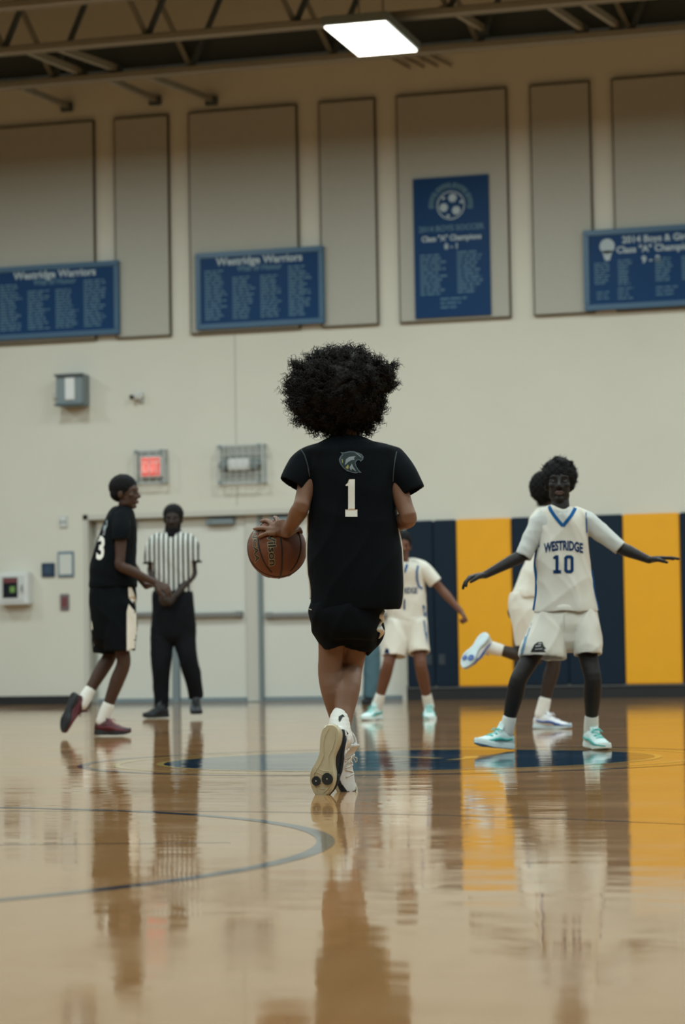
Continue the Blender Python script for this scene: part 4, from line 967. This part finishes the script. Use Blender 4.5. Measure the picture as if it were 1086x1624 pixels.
def curl_cap(hc_, f_, nf, ext, par, N, seed, tube=.0016):
    f_ = np.array(f_.normalized()); 
    def ev(d):
        front = d@f_; z_ = d@Zn
        base = 1/np.sqrt((np.sqrt(np.maximum(0, 1-front**2-z_**2))/ext[0])**2+(front/ext[1])**2+(z_/ext[2])**2)
        return np.where((front > 0.35) & (z_ < 0.45) | (z_ < -0.65), 0.03, base)
    return curls('hair_curls', N, hc_, ev, 0.80, tube, .0035, par, HAIRB, 12, .94, 1.05, seed, 200)
curl_cap(HC10, fc, 0, (.097, .106, .100), h10, 1500, 77)
s10 = D/FPX
def rr(c, y, h, dep, dv=0.0): return (m(c, y, dv), (h*s10, dep))
# undershirt: chest collar and two sleeves down to the elbow
S = Solid(); RR = [rr(890, 806, 15.5, .050), rr(890, 810, 24, .062), rr(892, 820, 40, .085), rr(893, 845, 39, .095), rr(894, 900, 38, .095)]
S.loft([a for a, b in RR], [b for a, b in RR], flat=True, caps=(False, True), n=28, power=.88, sub=3)
S.loft([m(872, 820), m(858, 828), m(843, 854, -.01), m(829, 884, -.03)], [.050, .056, .050, .044], ref=FH, n=24, hem=.03)
S.loft([m(914, 820), m(930, 827), m(957, 848, -.01), m(984, 870, -.03)], [.050, .056, .048, .041], ref=FH, n=24, hem=.03)
us, TU = garment('undershirt', S, WHTUS, p10, .0055, 3, folds(.0022, 12, 26, 5))
S = Solid(); RR = [rr(892, 803.5, 23, .060), rr(892, 806.5, 33, .072), rr(893, 813, 40, .086), rr(893, 825, 41, .102), rr(893, 850, 40.5, .110), rr(893, 880, 42, .112), rr(895, 915, 44, .114), rr(896, 942, 47, .118), rr(897, 962, 51, .122), rr(897.5, 971, 52, .122)]
S.loft([a for a, b in RR], [b for a, b in RR], flat=True, caps=(False, True), n=36, power=.84, sub=3, hem=.035)
jer, TJ = garment('jersey', S, WHTCL, p10, .0055, 3, folds(.0068, 6, 8, 8, .8))
S = Solid(); RR = [rr(896, 962, 46, .100), rr(896, 975, 50, .113), rr(896, 990, 52, .118), rr(895, 1004, 44, .105)]
S.loft([a for a, b in RR], [b for a, b in RR], flat=True, caps=(False, True), n=32, power=.86, sub=3)
S.loft([m(874, 975), m(867, 1000, -.02), m(862, 1022, -.04), m(860.5, 1043, -.05)], [(.088, .10), (.106, .11), (.114, .11), (.119, .108)], n=28, hem=.05)
S.loft([m(924, 975), m(928, 1000, -.02), m(931, 1020, -.04), m(932.5, 1039, -.05)], [(.082, .10), (.080, .11), (.075, .105), (.072, .10)], n=28, hem=.05)
sho, TSH = garment('shorts', S, WHTCL, p10, .0055, 3, folds(.0066, 7, 9, 12, .7))
UC = mat('undershirt_collar', (0.50, 0.51, 0.48), 0.9)
decal('collar_inset', polys2d([[(868, 800), (873, 803), (880, 816), (892, 832), (903, 818), (910, 806), (913, 800), (906, 806), (898, 809.5), (888, 810), (878, 808)]]), TJ, UC, jer, 3)
decal('neck_trim', strip([(870, 801), (873, 809), (879, 818), (886, 827), (892.5, 834)], 5.5), TJ, BLTRIM, jer, 3, .003)
decal('neck_trim', strip([(914, 799), (911, 808), (906, 817), (899, 826), (892, 834.5)], 5.5), TJ, BLTRIM, jer, 3, .0032)
decal('armhole_trim', strip([(854.5, 810), (855.5, 825), (856, 842), (855, 858), (853.5, 868)], 3), TJ, BLTRIM, jer, 3)
decal('armhole_trim', strip([(930, 805), (930, 825), (930.5, 842), (932, 856)], 3), TJ, BLTRIM, jer, 3)
sideband('side_stripe', [(852, 868, 0), (851, 895, 0), (850, 920, 0), (848, 945, 0), (846, 960, -.01), (845, 968, -.01)], .010, TJ, jer, BLTRIM)
sideband('side_stripe', [(936, 905, 0), (940, 925, 0), (944, 945, 0), (947, 960, -.01), (949, 968, -.01)], .009, TJ, jer, BLTRIM)
LBL = cloth('pale_blue_trim', (0.13, 0.25, 0.38))
decal('side_stripe', strip([(844, 974), (840, 990), (834, 1010), (828, 1032), (826.5, 1042)], [5, 5, 4, 4, 3]), TSH, LBL, sho, 3)
decal('drawstring', strip([(894, 973), (894.5, 985), (895, 997)], 1.2), TSH, UC, sho, 3)
vs, fs = textpx('WESTRIDGE', 893.5, 873, 19.5, 0.75, 0.58, 1.06, 0.0, -0.0)
vs = [(x, y+0.0085*(x-893.5)**2*0.6-1) for x, y in vs]
decal('team_lettering', (vs, fs), TJ, NVPRINT, jer, 2.5, .003)
one = [(877, 883), (881, 880.5), (885.5, 880.5), (885.5, 904), (889.5, 904), (889.5, 909.5), (877, 909.5), (877, 904), (880.5, 904), (880.5, 886.5), (877, 886.5)]
zo = [(894.5, 884), (898, 880.5), (906, 880.5), (909.5, 884), (909.5, 905.5), (906, 909), (898, 909), (894.5, 905.5)]
zi = [(899.5, 886.5), (900.5, 885.5), (903.5, 885.5), (904.5, 886.5), (904.5, 903), (903.5, 904), (900.5, 904), (899.5, 903)]
zv = zo+zi; zf = [(i, (i+1) % 8, 8+(i+1) % 8, 8+i) for i in range(8)]
decal('number_print', polys2d([one]), TJ, NVPRINT, jer, 2.5, .003); decal('number_print', (zv, zf), TJ, NVPRINT, jer, 2.5, .003)
decal('shorts_emblem', polys2d([[(841, 1034), (847, 1022), (853, 1018), (860, 1018), (862, 1024), (866, 1029), (861, 1030), (866, 1034)]]), TSH, BLACK, sho, 2.5, .003)
EMG = mat('emblem_grey', (0.35, 0.35, 0.33), 0.6)
decal('shorts_emblem_line', polys2d([[(849, 1024), (858, 1023), (857, 1025), (849, 1026)], [(848, 1029), (860, 1028), (860, 1029.5), (848, 1030.5)], [(854, 1019.5), (859, 1019.5), (858, 1021.5), (853, 1021.5)]]), TSH, EMG, sho, 2.5, .004)
SO = lambda p, r=1.0: [sock(p, [J['k'+c].lerp(J['n'+c], .72), J['k'+c].lerp(J['n'+c], .86), J['n'+c]], [.036*r, .038*r, .039*r]) for c in 'ab']
SO(p10); shoe(p10, *SA, C_TEAL); shoe(p10, *SB, C_TEAL)

# ================= player 3 at left =================
D = 16.9; m = lambda x, y, dv=0.0, D=D: P(x, y, D+dv)
p3 = person(180, 1164, D, 'player in black jersey 3 at left, turned to the right, walking with forearms raised')
s3 = D/FPX
def rr(c, y, h, dep, dv=0.0): return (m(c, y, dv), (h*s3, dep))
J = dict(pel=m(180, 948), chest=m(184, 868), neck=m(196, 815), head=m(200, 788), ha=m(176, 955, .08), hb=m(184, 955, -.07),
         sa=m(196, 832, .16), ea=m(206, 893, .19), wa=m(232, 930, .06), sb=m(192, 834, -.15), eb=m(190, 897, -.19), wb=m(246, 924, -.14),
         ka=m(174, 1040, .08), kb=m(196, 1052, -.05))
SA = (m(117, 1098, -.035), m(96, 1158, -.06), (U*0.74+FH*0.50+Z*0.2), .27); SB = (m(151, 1165, .02), m(206, 1165, -.10), Z, .272)
J['na'], J['ta'] = foot(*SA); J['nb'], J['tb'] = foot(*SB)
S = Solid(); skel(S, J, 0.98, thigh=0.066)
fc = (U*0.93-FH*0.36-Z*0.03).normalized(); q3 = head(S, m(199, 782), fc, Z+U*0.03, 0.98, p3)
hand(S, J['wb'], (U*0.86-Z*0.42-FH*0.05), Z*0.5+U*0.3-FH*0.6, -FH+Z*0.2, 1.0, (22, 26, 18)); hand(S, J['wa'], (U*0.8+Z*0.15-FH*0.3), Z+FH*0.1, -FH, 0.95, (35, 40, 25))
link('body', S.remesh('body', 0.0055, 2), SK_P3, p3)
short_hair(q3, fc, Z+U*0.03, 0.98, grow=1.0, parent=p3, seed=6)
S = Solid(); RR = [rr(194, 804, 14, .062), rr(193, 810, 20, .10), rr(191, 824, 25, .150), rr(187, 845, 30, .162), rr(183, 870, 34, .165), rr(180, 895, 37, .168), rr(180, 915, 38, .17), rr(179, 932, 38.5, .17)]
S.loft([a for a, b in RR], [b for a, b in RR], flat=True, caps=(False, True), n=36, power=.88, sub=3, hem=.04)
S.loft([m(192, 824, -.11), m(192, 840, -.165), m(192, 857, -.175)], [.060, .064, .060], ref=U, n=22, hem=.04); S.loft([m(196, 824, .11), m(200, 840, .165), m(203, 857, .175)], [.060, .062, .058], ref=U, n=22, hem=.04)
jer, TJ = garment('jersey', S, BLKCL, p3, .0065, 3, folds(.004, 5, 7, 15))
S = Solid(); RR = [rr(179, 922, 36, .155), rr(179, 945, 38, .16), rr(179, 975, 37, .16), rr(179, 1000, 35, .14)]
S.loft([a for a, b in RR], [b for a, b in RR], flat=True, caps=(False, True), n=32, power=.88, sub=3)
S.loft([m(172, 960, .05), m(172, 1000, .06), m(171, 1036, .07)], [(.115, .11), (.115, .11), (.105, .10)], n=26, hem=.05); S.loft([m(186, 960, -.06), m(190, 1000, -.06), m(190.5, 1033, -.06)], [(.125, .11), (.12, .11), (.105, .10)], n=26, hem=.05)
sho, TSH = garment('shorts', S, BLKCL, p3, .0065, 3, folds(.0045, 5, 7, 17))
decal('side_panel', polys2d([[(203, 926), (208, 930), (215, 948), (216, 962), (204, 948)], [(201, 970), (204, 958), (216, 972), (217, 1000), (215, 1032), (201, 1036)]]), TSH, WTRIM, sho, 4, .003)
decal('side_panel', strip([(144, 985), (146, 1005), (147.5, 1025)], 3), TSH, WTRIM, sho, 4, .003)
vs, fs = textpx('3', 158.5, 886, 50, 1.6, 0.55, 1.0, math.radians(-4)); decal('number_print', (vs, fs), TJ, PRINTW, jer, 4, .003)
decal('emblem', polys2d([[(163, 842), (165, 830), (170, 824), (170, 834), (167, 840), (166, 848), (163, 850)]]), TJ, EMW, jer, 4, .003)
SO(p3, 1.12); shoe(p3, *SA, C_RED, side=0.03); shoe(p3, *SB, C_RED, side=0.03)

# ================= referee =================
D = 21.8; m = lambda x, y, dv=0.0, D=D: P(x, y, D+dv)
pr = person(278, 1136, D, 'referee in a black and white striped shirt and black trousers, hands clasped'); pr['category'] = 'person'
sr = D/FPX
def rr(c, y, h, dep, dv=0.0): return (m(c, y, dv), (h*sr, dep))
J = dict(pel=m(274, 950), chest=m(274, 885), neck=m(274, 845), head=m(275, 828), ha=m(262, 955), hb=m(289, 955),
         sa=m(246, 860), ea=m(240, 905, .02), wa=m(254, 941, -.18), sb=m(302, 860), eb=m(306, 910, .02), wb=m(278, 944, -.20),
         ka=m(256, 1040, -.04), kb=m(300, 1040, -.04))
SA = (m(266, 1137, .03), m(232, 1139, -.16), Z, .285); SB = (m(311, 1124, .12), m(311, 1137, -.20), Z, .285)
J['na'], J['ta'] = foot(*SA); J['nb'], J['tb'] = foot(*SB)
S = Solid(); skel(S, J, 1.08)
fc = (-FH-U*0.05-Z*0.1).normalized(); qr = head(S, m(274.5, 823, -.02), fc, Z, 1.02, pr, lipmat=SK_DARK)
hand(S, J['wa'], (U*0.75-Z*0.65-FH*0.2), -FH*0.8+Z*0.2, -FH-Z*0.2, 1.0, (30, 40, 30)); hand(S, J['wb'], (-U*0.7-Z*0.65-FH*0.3), -FH, Z, 1.0, (30, 40, 30))
link('body', S.remesh('body', 0.0065, 2), SK_REF, pr)
short_hair(qr, fc, Z, 1.02, grow=0.9, parent=pr, seed=9)
B = Solid(); sd_ = fc.cross(Z).normalized()
B.ell(qr(0, 0.045, -0.085), (sd_*.050, fc*.052, Z*.036)); B.ell(qr(0, 0.05, -0.098), (sd_*.034, fc*.045, Z*.034))
for g in (-1, 1): B.ell(qr(g*.052, .015, -.055), (sd_*.016, fc*.035, Z*.038))
link('beard', B.remesh('beard', .005, 1, lambda co: .0015*np.sin(co[:, 0]*300)*np.sin(co[:, 2]*280)), HAIRB, pr)
S = Solid(); RR = [rr(274, 843, 13, .07), rr(274, 849, 25, .10), rr(274, 858, 33, .125), rr(274, 875, 34, .14), rr(274, 900, 32.5, .14), rr(274, 925, 30.5, .135), rr(274, 941, 30, .128)]
S.loft([a for a, b in RR], [b for a, b in RR], flat=True, caps=(False, True), n=32, power=.86, sub=3)
S.loft([m(252, 857), m(245, 866), m(240, 893, .0)], [.070, .078, .070], ref=FH, n=22, hem=.04); S.loft([m(296, 857), m(302, 866), m(307, 891, .0)], [.070, .078, .070], ref=FH, n=22, hem=.04)
shr, TR = garment('striped_shirt', S, REFCL, pr, .0075, 3, folds(.004, 5, 7, 21))
bm = bmesh.new()
for (x, y) in ((240, 893), (307, 891)):
    c_ = m(x, y); bm_tube(bm, [c_+(U*math.cos(t)+FH*math.sin(t))*.067 for t in np.linspace(0, 2*math.pi, 20)[:-1]], .008, 8, True)
bm_obj('sleeve_cuff', bm, BLKTR, shr, True)
S = Solid(); S.loft([m(274, 841), m(274, 848, -.0), m(273, 855, -.03)], [(.072, .075), (.085, .10), (.06, .10)], n=24)
garment('black_collar', S, BLKTR, shr, .006, 2)
S = Solid(); RR = [rr(274, 937, 31.5, .136), rr(274, 948, 33, .14), rr(275, 975, 34, .14), rr(275, 1000, 31, .13)]
S.loft([a for a, b in RR], [b for a, b in RR], flat=True, caps=(False, True), n=30, power=.88, sub=3)
S.loft([m(259, 970), m(257, 1010), m(255, 1050, -.02), m(255, 1090), m(256, 1124, .02)], [(.10, .12), (.105, .105), (.088, .09), (.074, .08), (.066, .07)], n=24, hem=.04)
S.loft([m(290, 970), m(293, 1010), m(299, 1045, -.02), m(307, 1080, .02), m(311, 1107, .06)], [(.10, .12), (.10, .105), (.085, .09), (.072, .08), (.068, .07)], n=24, hem=.04)
tr, _ = garment('trousers', S, BLKTR, pr, .008, 3, folds(.005, 4, 6, 23))
shoe(pr, *SA, C_BLK); shoe(pr, *SB, C_BLK)

# ================= player behind the dribbler (white kit) =================
D = 20.0; m = lambda x, y, dv=0.0, D=D: P(x, y, D+dv)
p4 = person(640, 1142, D, 'crouching player in white kit half hidden behind the dribbler, arm lowered to the right')
s4 = D/FPX
def rr(c, y, h, dep, dv=0.0): return (m(c, y, dv), (h*s4, dep))
J = dict(pel=m(645, 985), chest=m(643, 925, -.03), neck=m(640, 893, -.06), head=m(637, 874, -.08), ha=m(631, 990), hb=m(661, 990),
         sa=m(613, 903, -.03), ea=m(592, 950, -.05), wa=m(575, 985, -.2), sb=m(670, 900, -.03), eb=m(700, 935, -.04), wb=m(731, 970, -.14),
         ka=m(616, 1052, -.12), kb=m(667, 1056, -.12))
SA = (m(604, 1139, .05), m(575, 1144, -.18), Z+U*0.05, .275); SB = (m(680, 1137, .12), m(682, 1145, -.18), Z, .275)
J['na'], J['ta'] = foot(*SA); J['nb'], J['tb'] = foot(*SB)
S = Solid(); skel(S, J, 0.98)
fc = (-FH+U*0.15-Z*0.1).normalized(); q4 = head(S, m(636, 866, -.10), fc, Z, 0.98, p4)
hand(S, J['wb'], (U*0.45-Z*0.8-FH*0.2), U*0.8+Z*0.3, -FH, 1.0, (60, 75, 50)); hand(S, J['wa'], (-U*0.4-Z*0.8), -U, -FH, 1.0, (40, 50, 30))
link('body', S.remesh('body', 0.006, 2), SK_P4, p4)
short_hair(q4, fc, Z, 0.98, grow=1.0, parent=p4, seed=12)
S = Solid(); S.loft([m(655, 895, -.02), m(668, 901, -.03), m(680, 912, -.035), m(691, 925, -.038)], [.055, .066, .064, .060], ref=FH, n=22, hem=.04); S.loft([m(626, 895, -.02), m(614, 903, -.03), m(606, 916, -.035), m(599, 932, -.04)], [.055, .066, .064, .060], ref=FH, n=22, hem=.04)
S.loft([m(641, 896, -.03), m(641, 903, -.03), m(641, 925, -.02)], [(.08, .06), (.12, .09), (.13, .10)], n=22)
garment('undershirt', S, WHTCL, p4, .007, 3, folds(.003, 6, 9, 31))
S = Solid(); RR = [rr(640, 891, 17, .07, -.05), rr(641, 897, 27, .10, -.04), rr(641, 908, 31, .125, -.03), rr(642, 930, 33, .13), rr(644, 955, 32, .13), rr(645, 975, 31, .13), rr(646, 986, 31, .13)]
S.loft([a for a, b in RR], [b for a, b in RR], flat=True, caps=(False, True), n=30, power=.86, sub=3, hem=.03)
jer, TJ = garment('jersey', S, WHTCL, p4, .007, 3, folds(.004, 5, 8, 33))
S = Solid(); RR = [rr(645, 978, 31, .13), rr(645, 992, 33, .135), rr(645, 1008, 33, .12)]
S.loft([a for a, b in RR], [b for a, b in RR], flat=True, caps=(False, True), n=28, power=.88, sub=3)
S.loft([m(630, 990, -.02), m(627, 1015, -.05), m(625, 1042, -.08)], [(.09, .11), (.098, .11), (.098, .105)], n=24, hem=.05); S.loft([m(661, 990, -.02), m(663, 1015, -.05), m(665, 1036, -.08)], [(.088, .11), (.088, .11), (.084, .10)], n=24, hem=.05)
sho, TSH = garment('shorts', S, WHTCL, p4, .007, 3, folds(.004, 5, 8, 35))
decal('neck_trim', strip([(647, 889), (644, 900), (641, 908)], 4), TJ, BLTRIM, jer, 4, .004)
decal('armhole_trim', strip([(664, 892), (661, 905), (661, 918), (664, 930), (670, 934)], 3.2), TJ, BLTRIM, jer, 4, .004)
decal('side_stripe', strip([(671, 960), (675, 972), (676, 984)], [3, 6, 6]), TJ, BLTRIM, jer, 4, .004)
decal('side_stripe', strip([(675, 984), (676, 1000), (679, 1020), (680, 1034)], [7, 6, 4, 3]), TSH, BLTRIM, sho, 4, .004)
vs, fs = textpx('WESTRIDGE', 640, 941, 13, 0.3, 0.62, 1.0); decal('team_lettering', (vs, fs), TJ, NVPRINT, jer, 4, .004)
vs, fs = textpx('1', 641, 966, 22, 0.9, 0.8, 1.0); decal('number_print', (vs, fs), TJ, NVPRINT, jer, 4, .004)
decal('shorts_emblem', polys2d([[(609, 1036), (611, 1028), (616, 1029), (617, 1037)]]), TSH, NVPRINT, sho, 4, .004)
SO(p4, 1.1); shoe(p4, *SA, C_TEAL); shoe(p4, *SB, C_TEAL)

# ================= runner behind player 10 =================
D = 16.8; m = lambda x, y, dv=0.0, D=D: P(x, y, D+dv)
p5 = person(868, 1156, D, 'running player in white kit mostly hidden behind jersey 10, one leg kicked back')
s5 = D/FPX
def rr(c, y, h, dep, dv=0.0): return (m(c, y, dv), (h*s5, dep))
J = dict(pel=m(842, 955), chest=m(858, 865), neck=m(866, 812), head=m(866, 785), ha=m(842, 958, -.08), hb=m(846, 958, .08),
         sa=m(870, 832, .15), ea=m(838, 902, .22), wa=m(814, 955, .18), sb=m(868, 832, -.15), eb=m(896, 880, -.17), wb=m(916, 850, -.2),
         ka=m(850, 1046, -.06), kb=m(878, 1050, .06))
SA = (m(771, 1004, -.05), m(731, 1057, -.10), (U*0.76+Z*0.30+FH*0.58), .275); SB = (m(846, 1155, .10), m(896, 1157, -.02), Z, .275)
J['na'], J['ta'] = foot(*SA); J['nb'], J['tb'] = foot(*SB)
S = Solid(); skel(S, J, 0.98)
fc = (U*0.9+FH*0.35-Z*0.03).normalized(); q5 = head(S, m(870, 782), fc, Z, 0.98, p5)
hand(S, J['wa'], (-Z*0.85-U*0.35), -U*0.8+FH*0.3, -FH*0.5-U*0.6, 0.95, (30, 45, 35))
hand(S, J['wb'], (U*0.4+Z*0.7), U, FH, 0.95, (40, 50, 30))
link('body', S.remesh('body', 0.006, 2), SK_P5, p5)
hr5 = short_hair(q5, fc, Z, 0.98, grow=2.6, parent=p5, seed=14)
HC5 = m(862, 779)
curl_cap_ = None
def env5(d): return 1/np.sqrt(((d@Un)/0.072)**2+((d@Fn)/0.10)**2+((d@Zn)/0.110)**2)
S = Solid(); S.ell(HC5, (U*.062, FH*.09, Z*.095)); link('hair_puff', S.remesh('hair_puff', .005, 1, lambda co: .004*np.sin(co[:, 0]*140)*np.sin(co[:, 2]*150)), HAIRB, hr5)
curls('hair_curls', 900, HC5, env5, 0.7, .0022, .005, hr5, HAIRB, 14, .9, 1.08, 15, 120)
S = Solid(); RR = [rr(866, 803, 12, .062), rr(864, 812, 18, .11), rr(862, 826, 24, .155), rr(866, 850, 24, .165), rr(863, 880, 27, .165), rr(852, 910, 29, .165), rr(844, 935, 31, .165), rr(842, 948, 32, .165)]
S.loft([a for a, b in RR], [b for a, b in RR], flat=True, caps=(False, True), n=32, power=.88, sub=3, hem=.03)
S.loft([m(868, 824, .11), m(862, 842, .16), m(855, 864, .18)], [.062, .066, .062], ref=U, n=20, hem=.04); S.loft([m(868, 824, -.11), m(874, 842, -.15), m(882, 860, -.16)], [.062, .066, .062], ref=U, n=20, hem=.04)
jer, TJ = garment('jersey', S, WHTCL, p5, .007, 3, folds(.005, 5, 9, 41))
S = Solid(); RR = [rr(841, 938, 33, .155), rr(841, 955, 35, .16), rr(843, 980, 34, .15)]
S.loft([a for a, b in RR], [b for a, b in RR], flat=True, caps=(False, True), n=28, power=.88, sub=3)
S.loft([m(838, 965, -.06), m(840, 995, -.06), m(842, 1024, -.06)], [(.125, .11), (.115, .11), (.105, .10)], n=24, hem=.05); S.loft([m(852, 965, .06), m(864, 995, .06), m(872, 1022, .06)], [(.11, .11), (.105, .11), (.10, .10)], n=24, hem=.05)
sho, TSH = garment('shorts', S, WHTCL, p5, .007, 3, folds(.005, 5, 8, 43))
decal('armhole_trim', strip([(852, 838), (850, 856), (851, 872)], 3), TJ, BLTRIM, jer, 4, .004)
decal('side_stripe', strip([(838, 1020), (846, 1022)], 3), TSH, NVPRINT, sho, 4, .004)
SO(p5, 1.15); shoe(p5, *SA, C_BLUE, dots=C_BLUE[2]); shoe(p5, *SB, C_BLUE)

# ================= bystander in jeans by the doors =================
D = 26.3; m = lambda x, y, dv=0.0, D=D: P(x, y, D+dv)
p6 = person(578, 1118, D, 'bystander in blue jeans and dark shoes behind the dribbler, only one leg showing')
s6 = D/FPX
def rr(c, y, h, dep, dv=0.0): return (m(c, y, dv), (h*s6, dep))
J = dict(pel=m(572, 985), chest=m(566, 925), neck=m(564, 888), head=m(563, 872), ha=m(561, 990), hb=m(583, 990), sa=m(540, 900), ea=m(533, 940), wa=m(545, 970, -.1), sb=m(588, 900), eb=m(594, 940), wb=m(585, 972, -.1),
         ka=m(556, 1050), kb=m(590, 1050))
SA = (m(553, 1115, .1), m(548, 1119, -.2), Z, .28); SB = (m(587, 1115, .08), m(579, 1119, -.2), Z, .28)
J['na'], J['ta'] = foot(*SA); J['nb'], J['tb'] = foot(*SB)
S = Solid(); skel(S, J, 1.0); fc = -FH; q6 = head(S, m(563, 865), fc, Z, 1.0, p6, eyes=False)
hand(S, J['wa'], U*0.5-Z, -FH, U, 1.0, (30, 40, 30)); hand(S, J['wb'], -U*0.5-Z, -FH, -U, 1.0, (30, 40, 30))
link('body', S.remesh('body', .008, 2), SK_P4, p6); short_hair(q6, fc, Z, 1.0, parent=p6, seed=20)
S = Solid(); RR = [rr(564, 884, 9, .07), rr(564, 893, 24, .11), rr(566, 925, 27, .13), rr(571, 985, 24, .13)]
S.loft([a for a, b in RR], [b for a, b in RR], flat=True, caps=(False, True), n=24, power=.88); S.loft([m(544, 898), m(539, 915), m(535, 930)], [.07, .07, .065], n=16); S.loft([m(584, 898), m(589, 915), m(592, 930)], [.07, .07, .065], n=16)
garment('tshirt', S, GREYT, p6, .01, 2, folds(.004, 4, 6, 51))
S = Solid(); RR = [rr(571, 975, 24, .13), rr(572, 990, 25, .135), rr(573, 1010, 25, .12)]
S.loft([a for a, b in RR], [b for a, b in RR], flat=True, caps=(False, True), n=24, power=.88)
S.loft([m(560, 995), m(556, 1050), m(552, 1109)], [(.09, .10), (.082, .09), (.078, .085)], n=20, hem=.03); S.loft([m(585, 995), m(590, 1050), m(587, 1107)], [(.09, .10), (.092, .09), (.085, .085)], n=20, hem=.03)
garment('jeans', S, JEANS, p6, .009, 2, folds(.005, 4, 6, 53))
shoe(p6, *SA, C_BLK); shoe(p6, *SB, C_BLK)
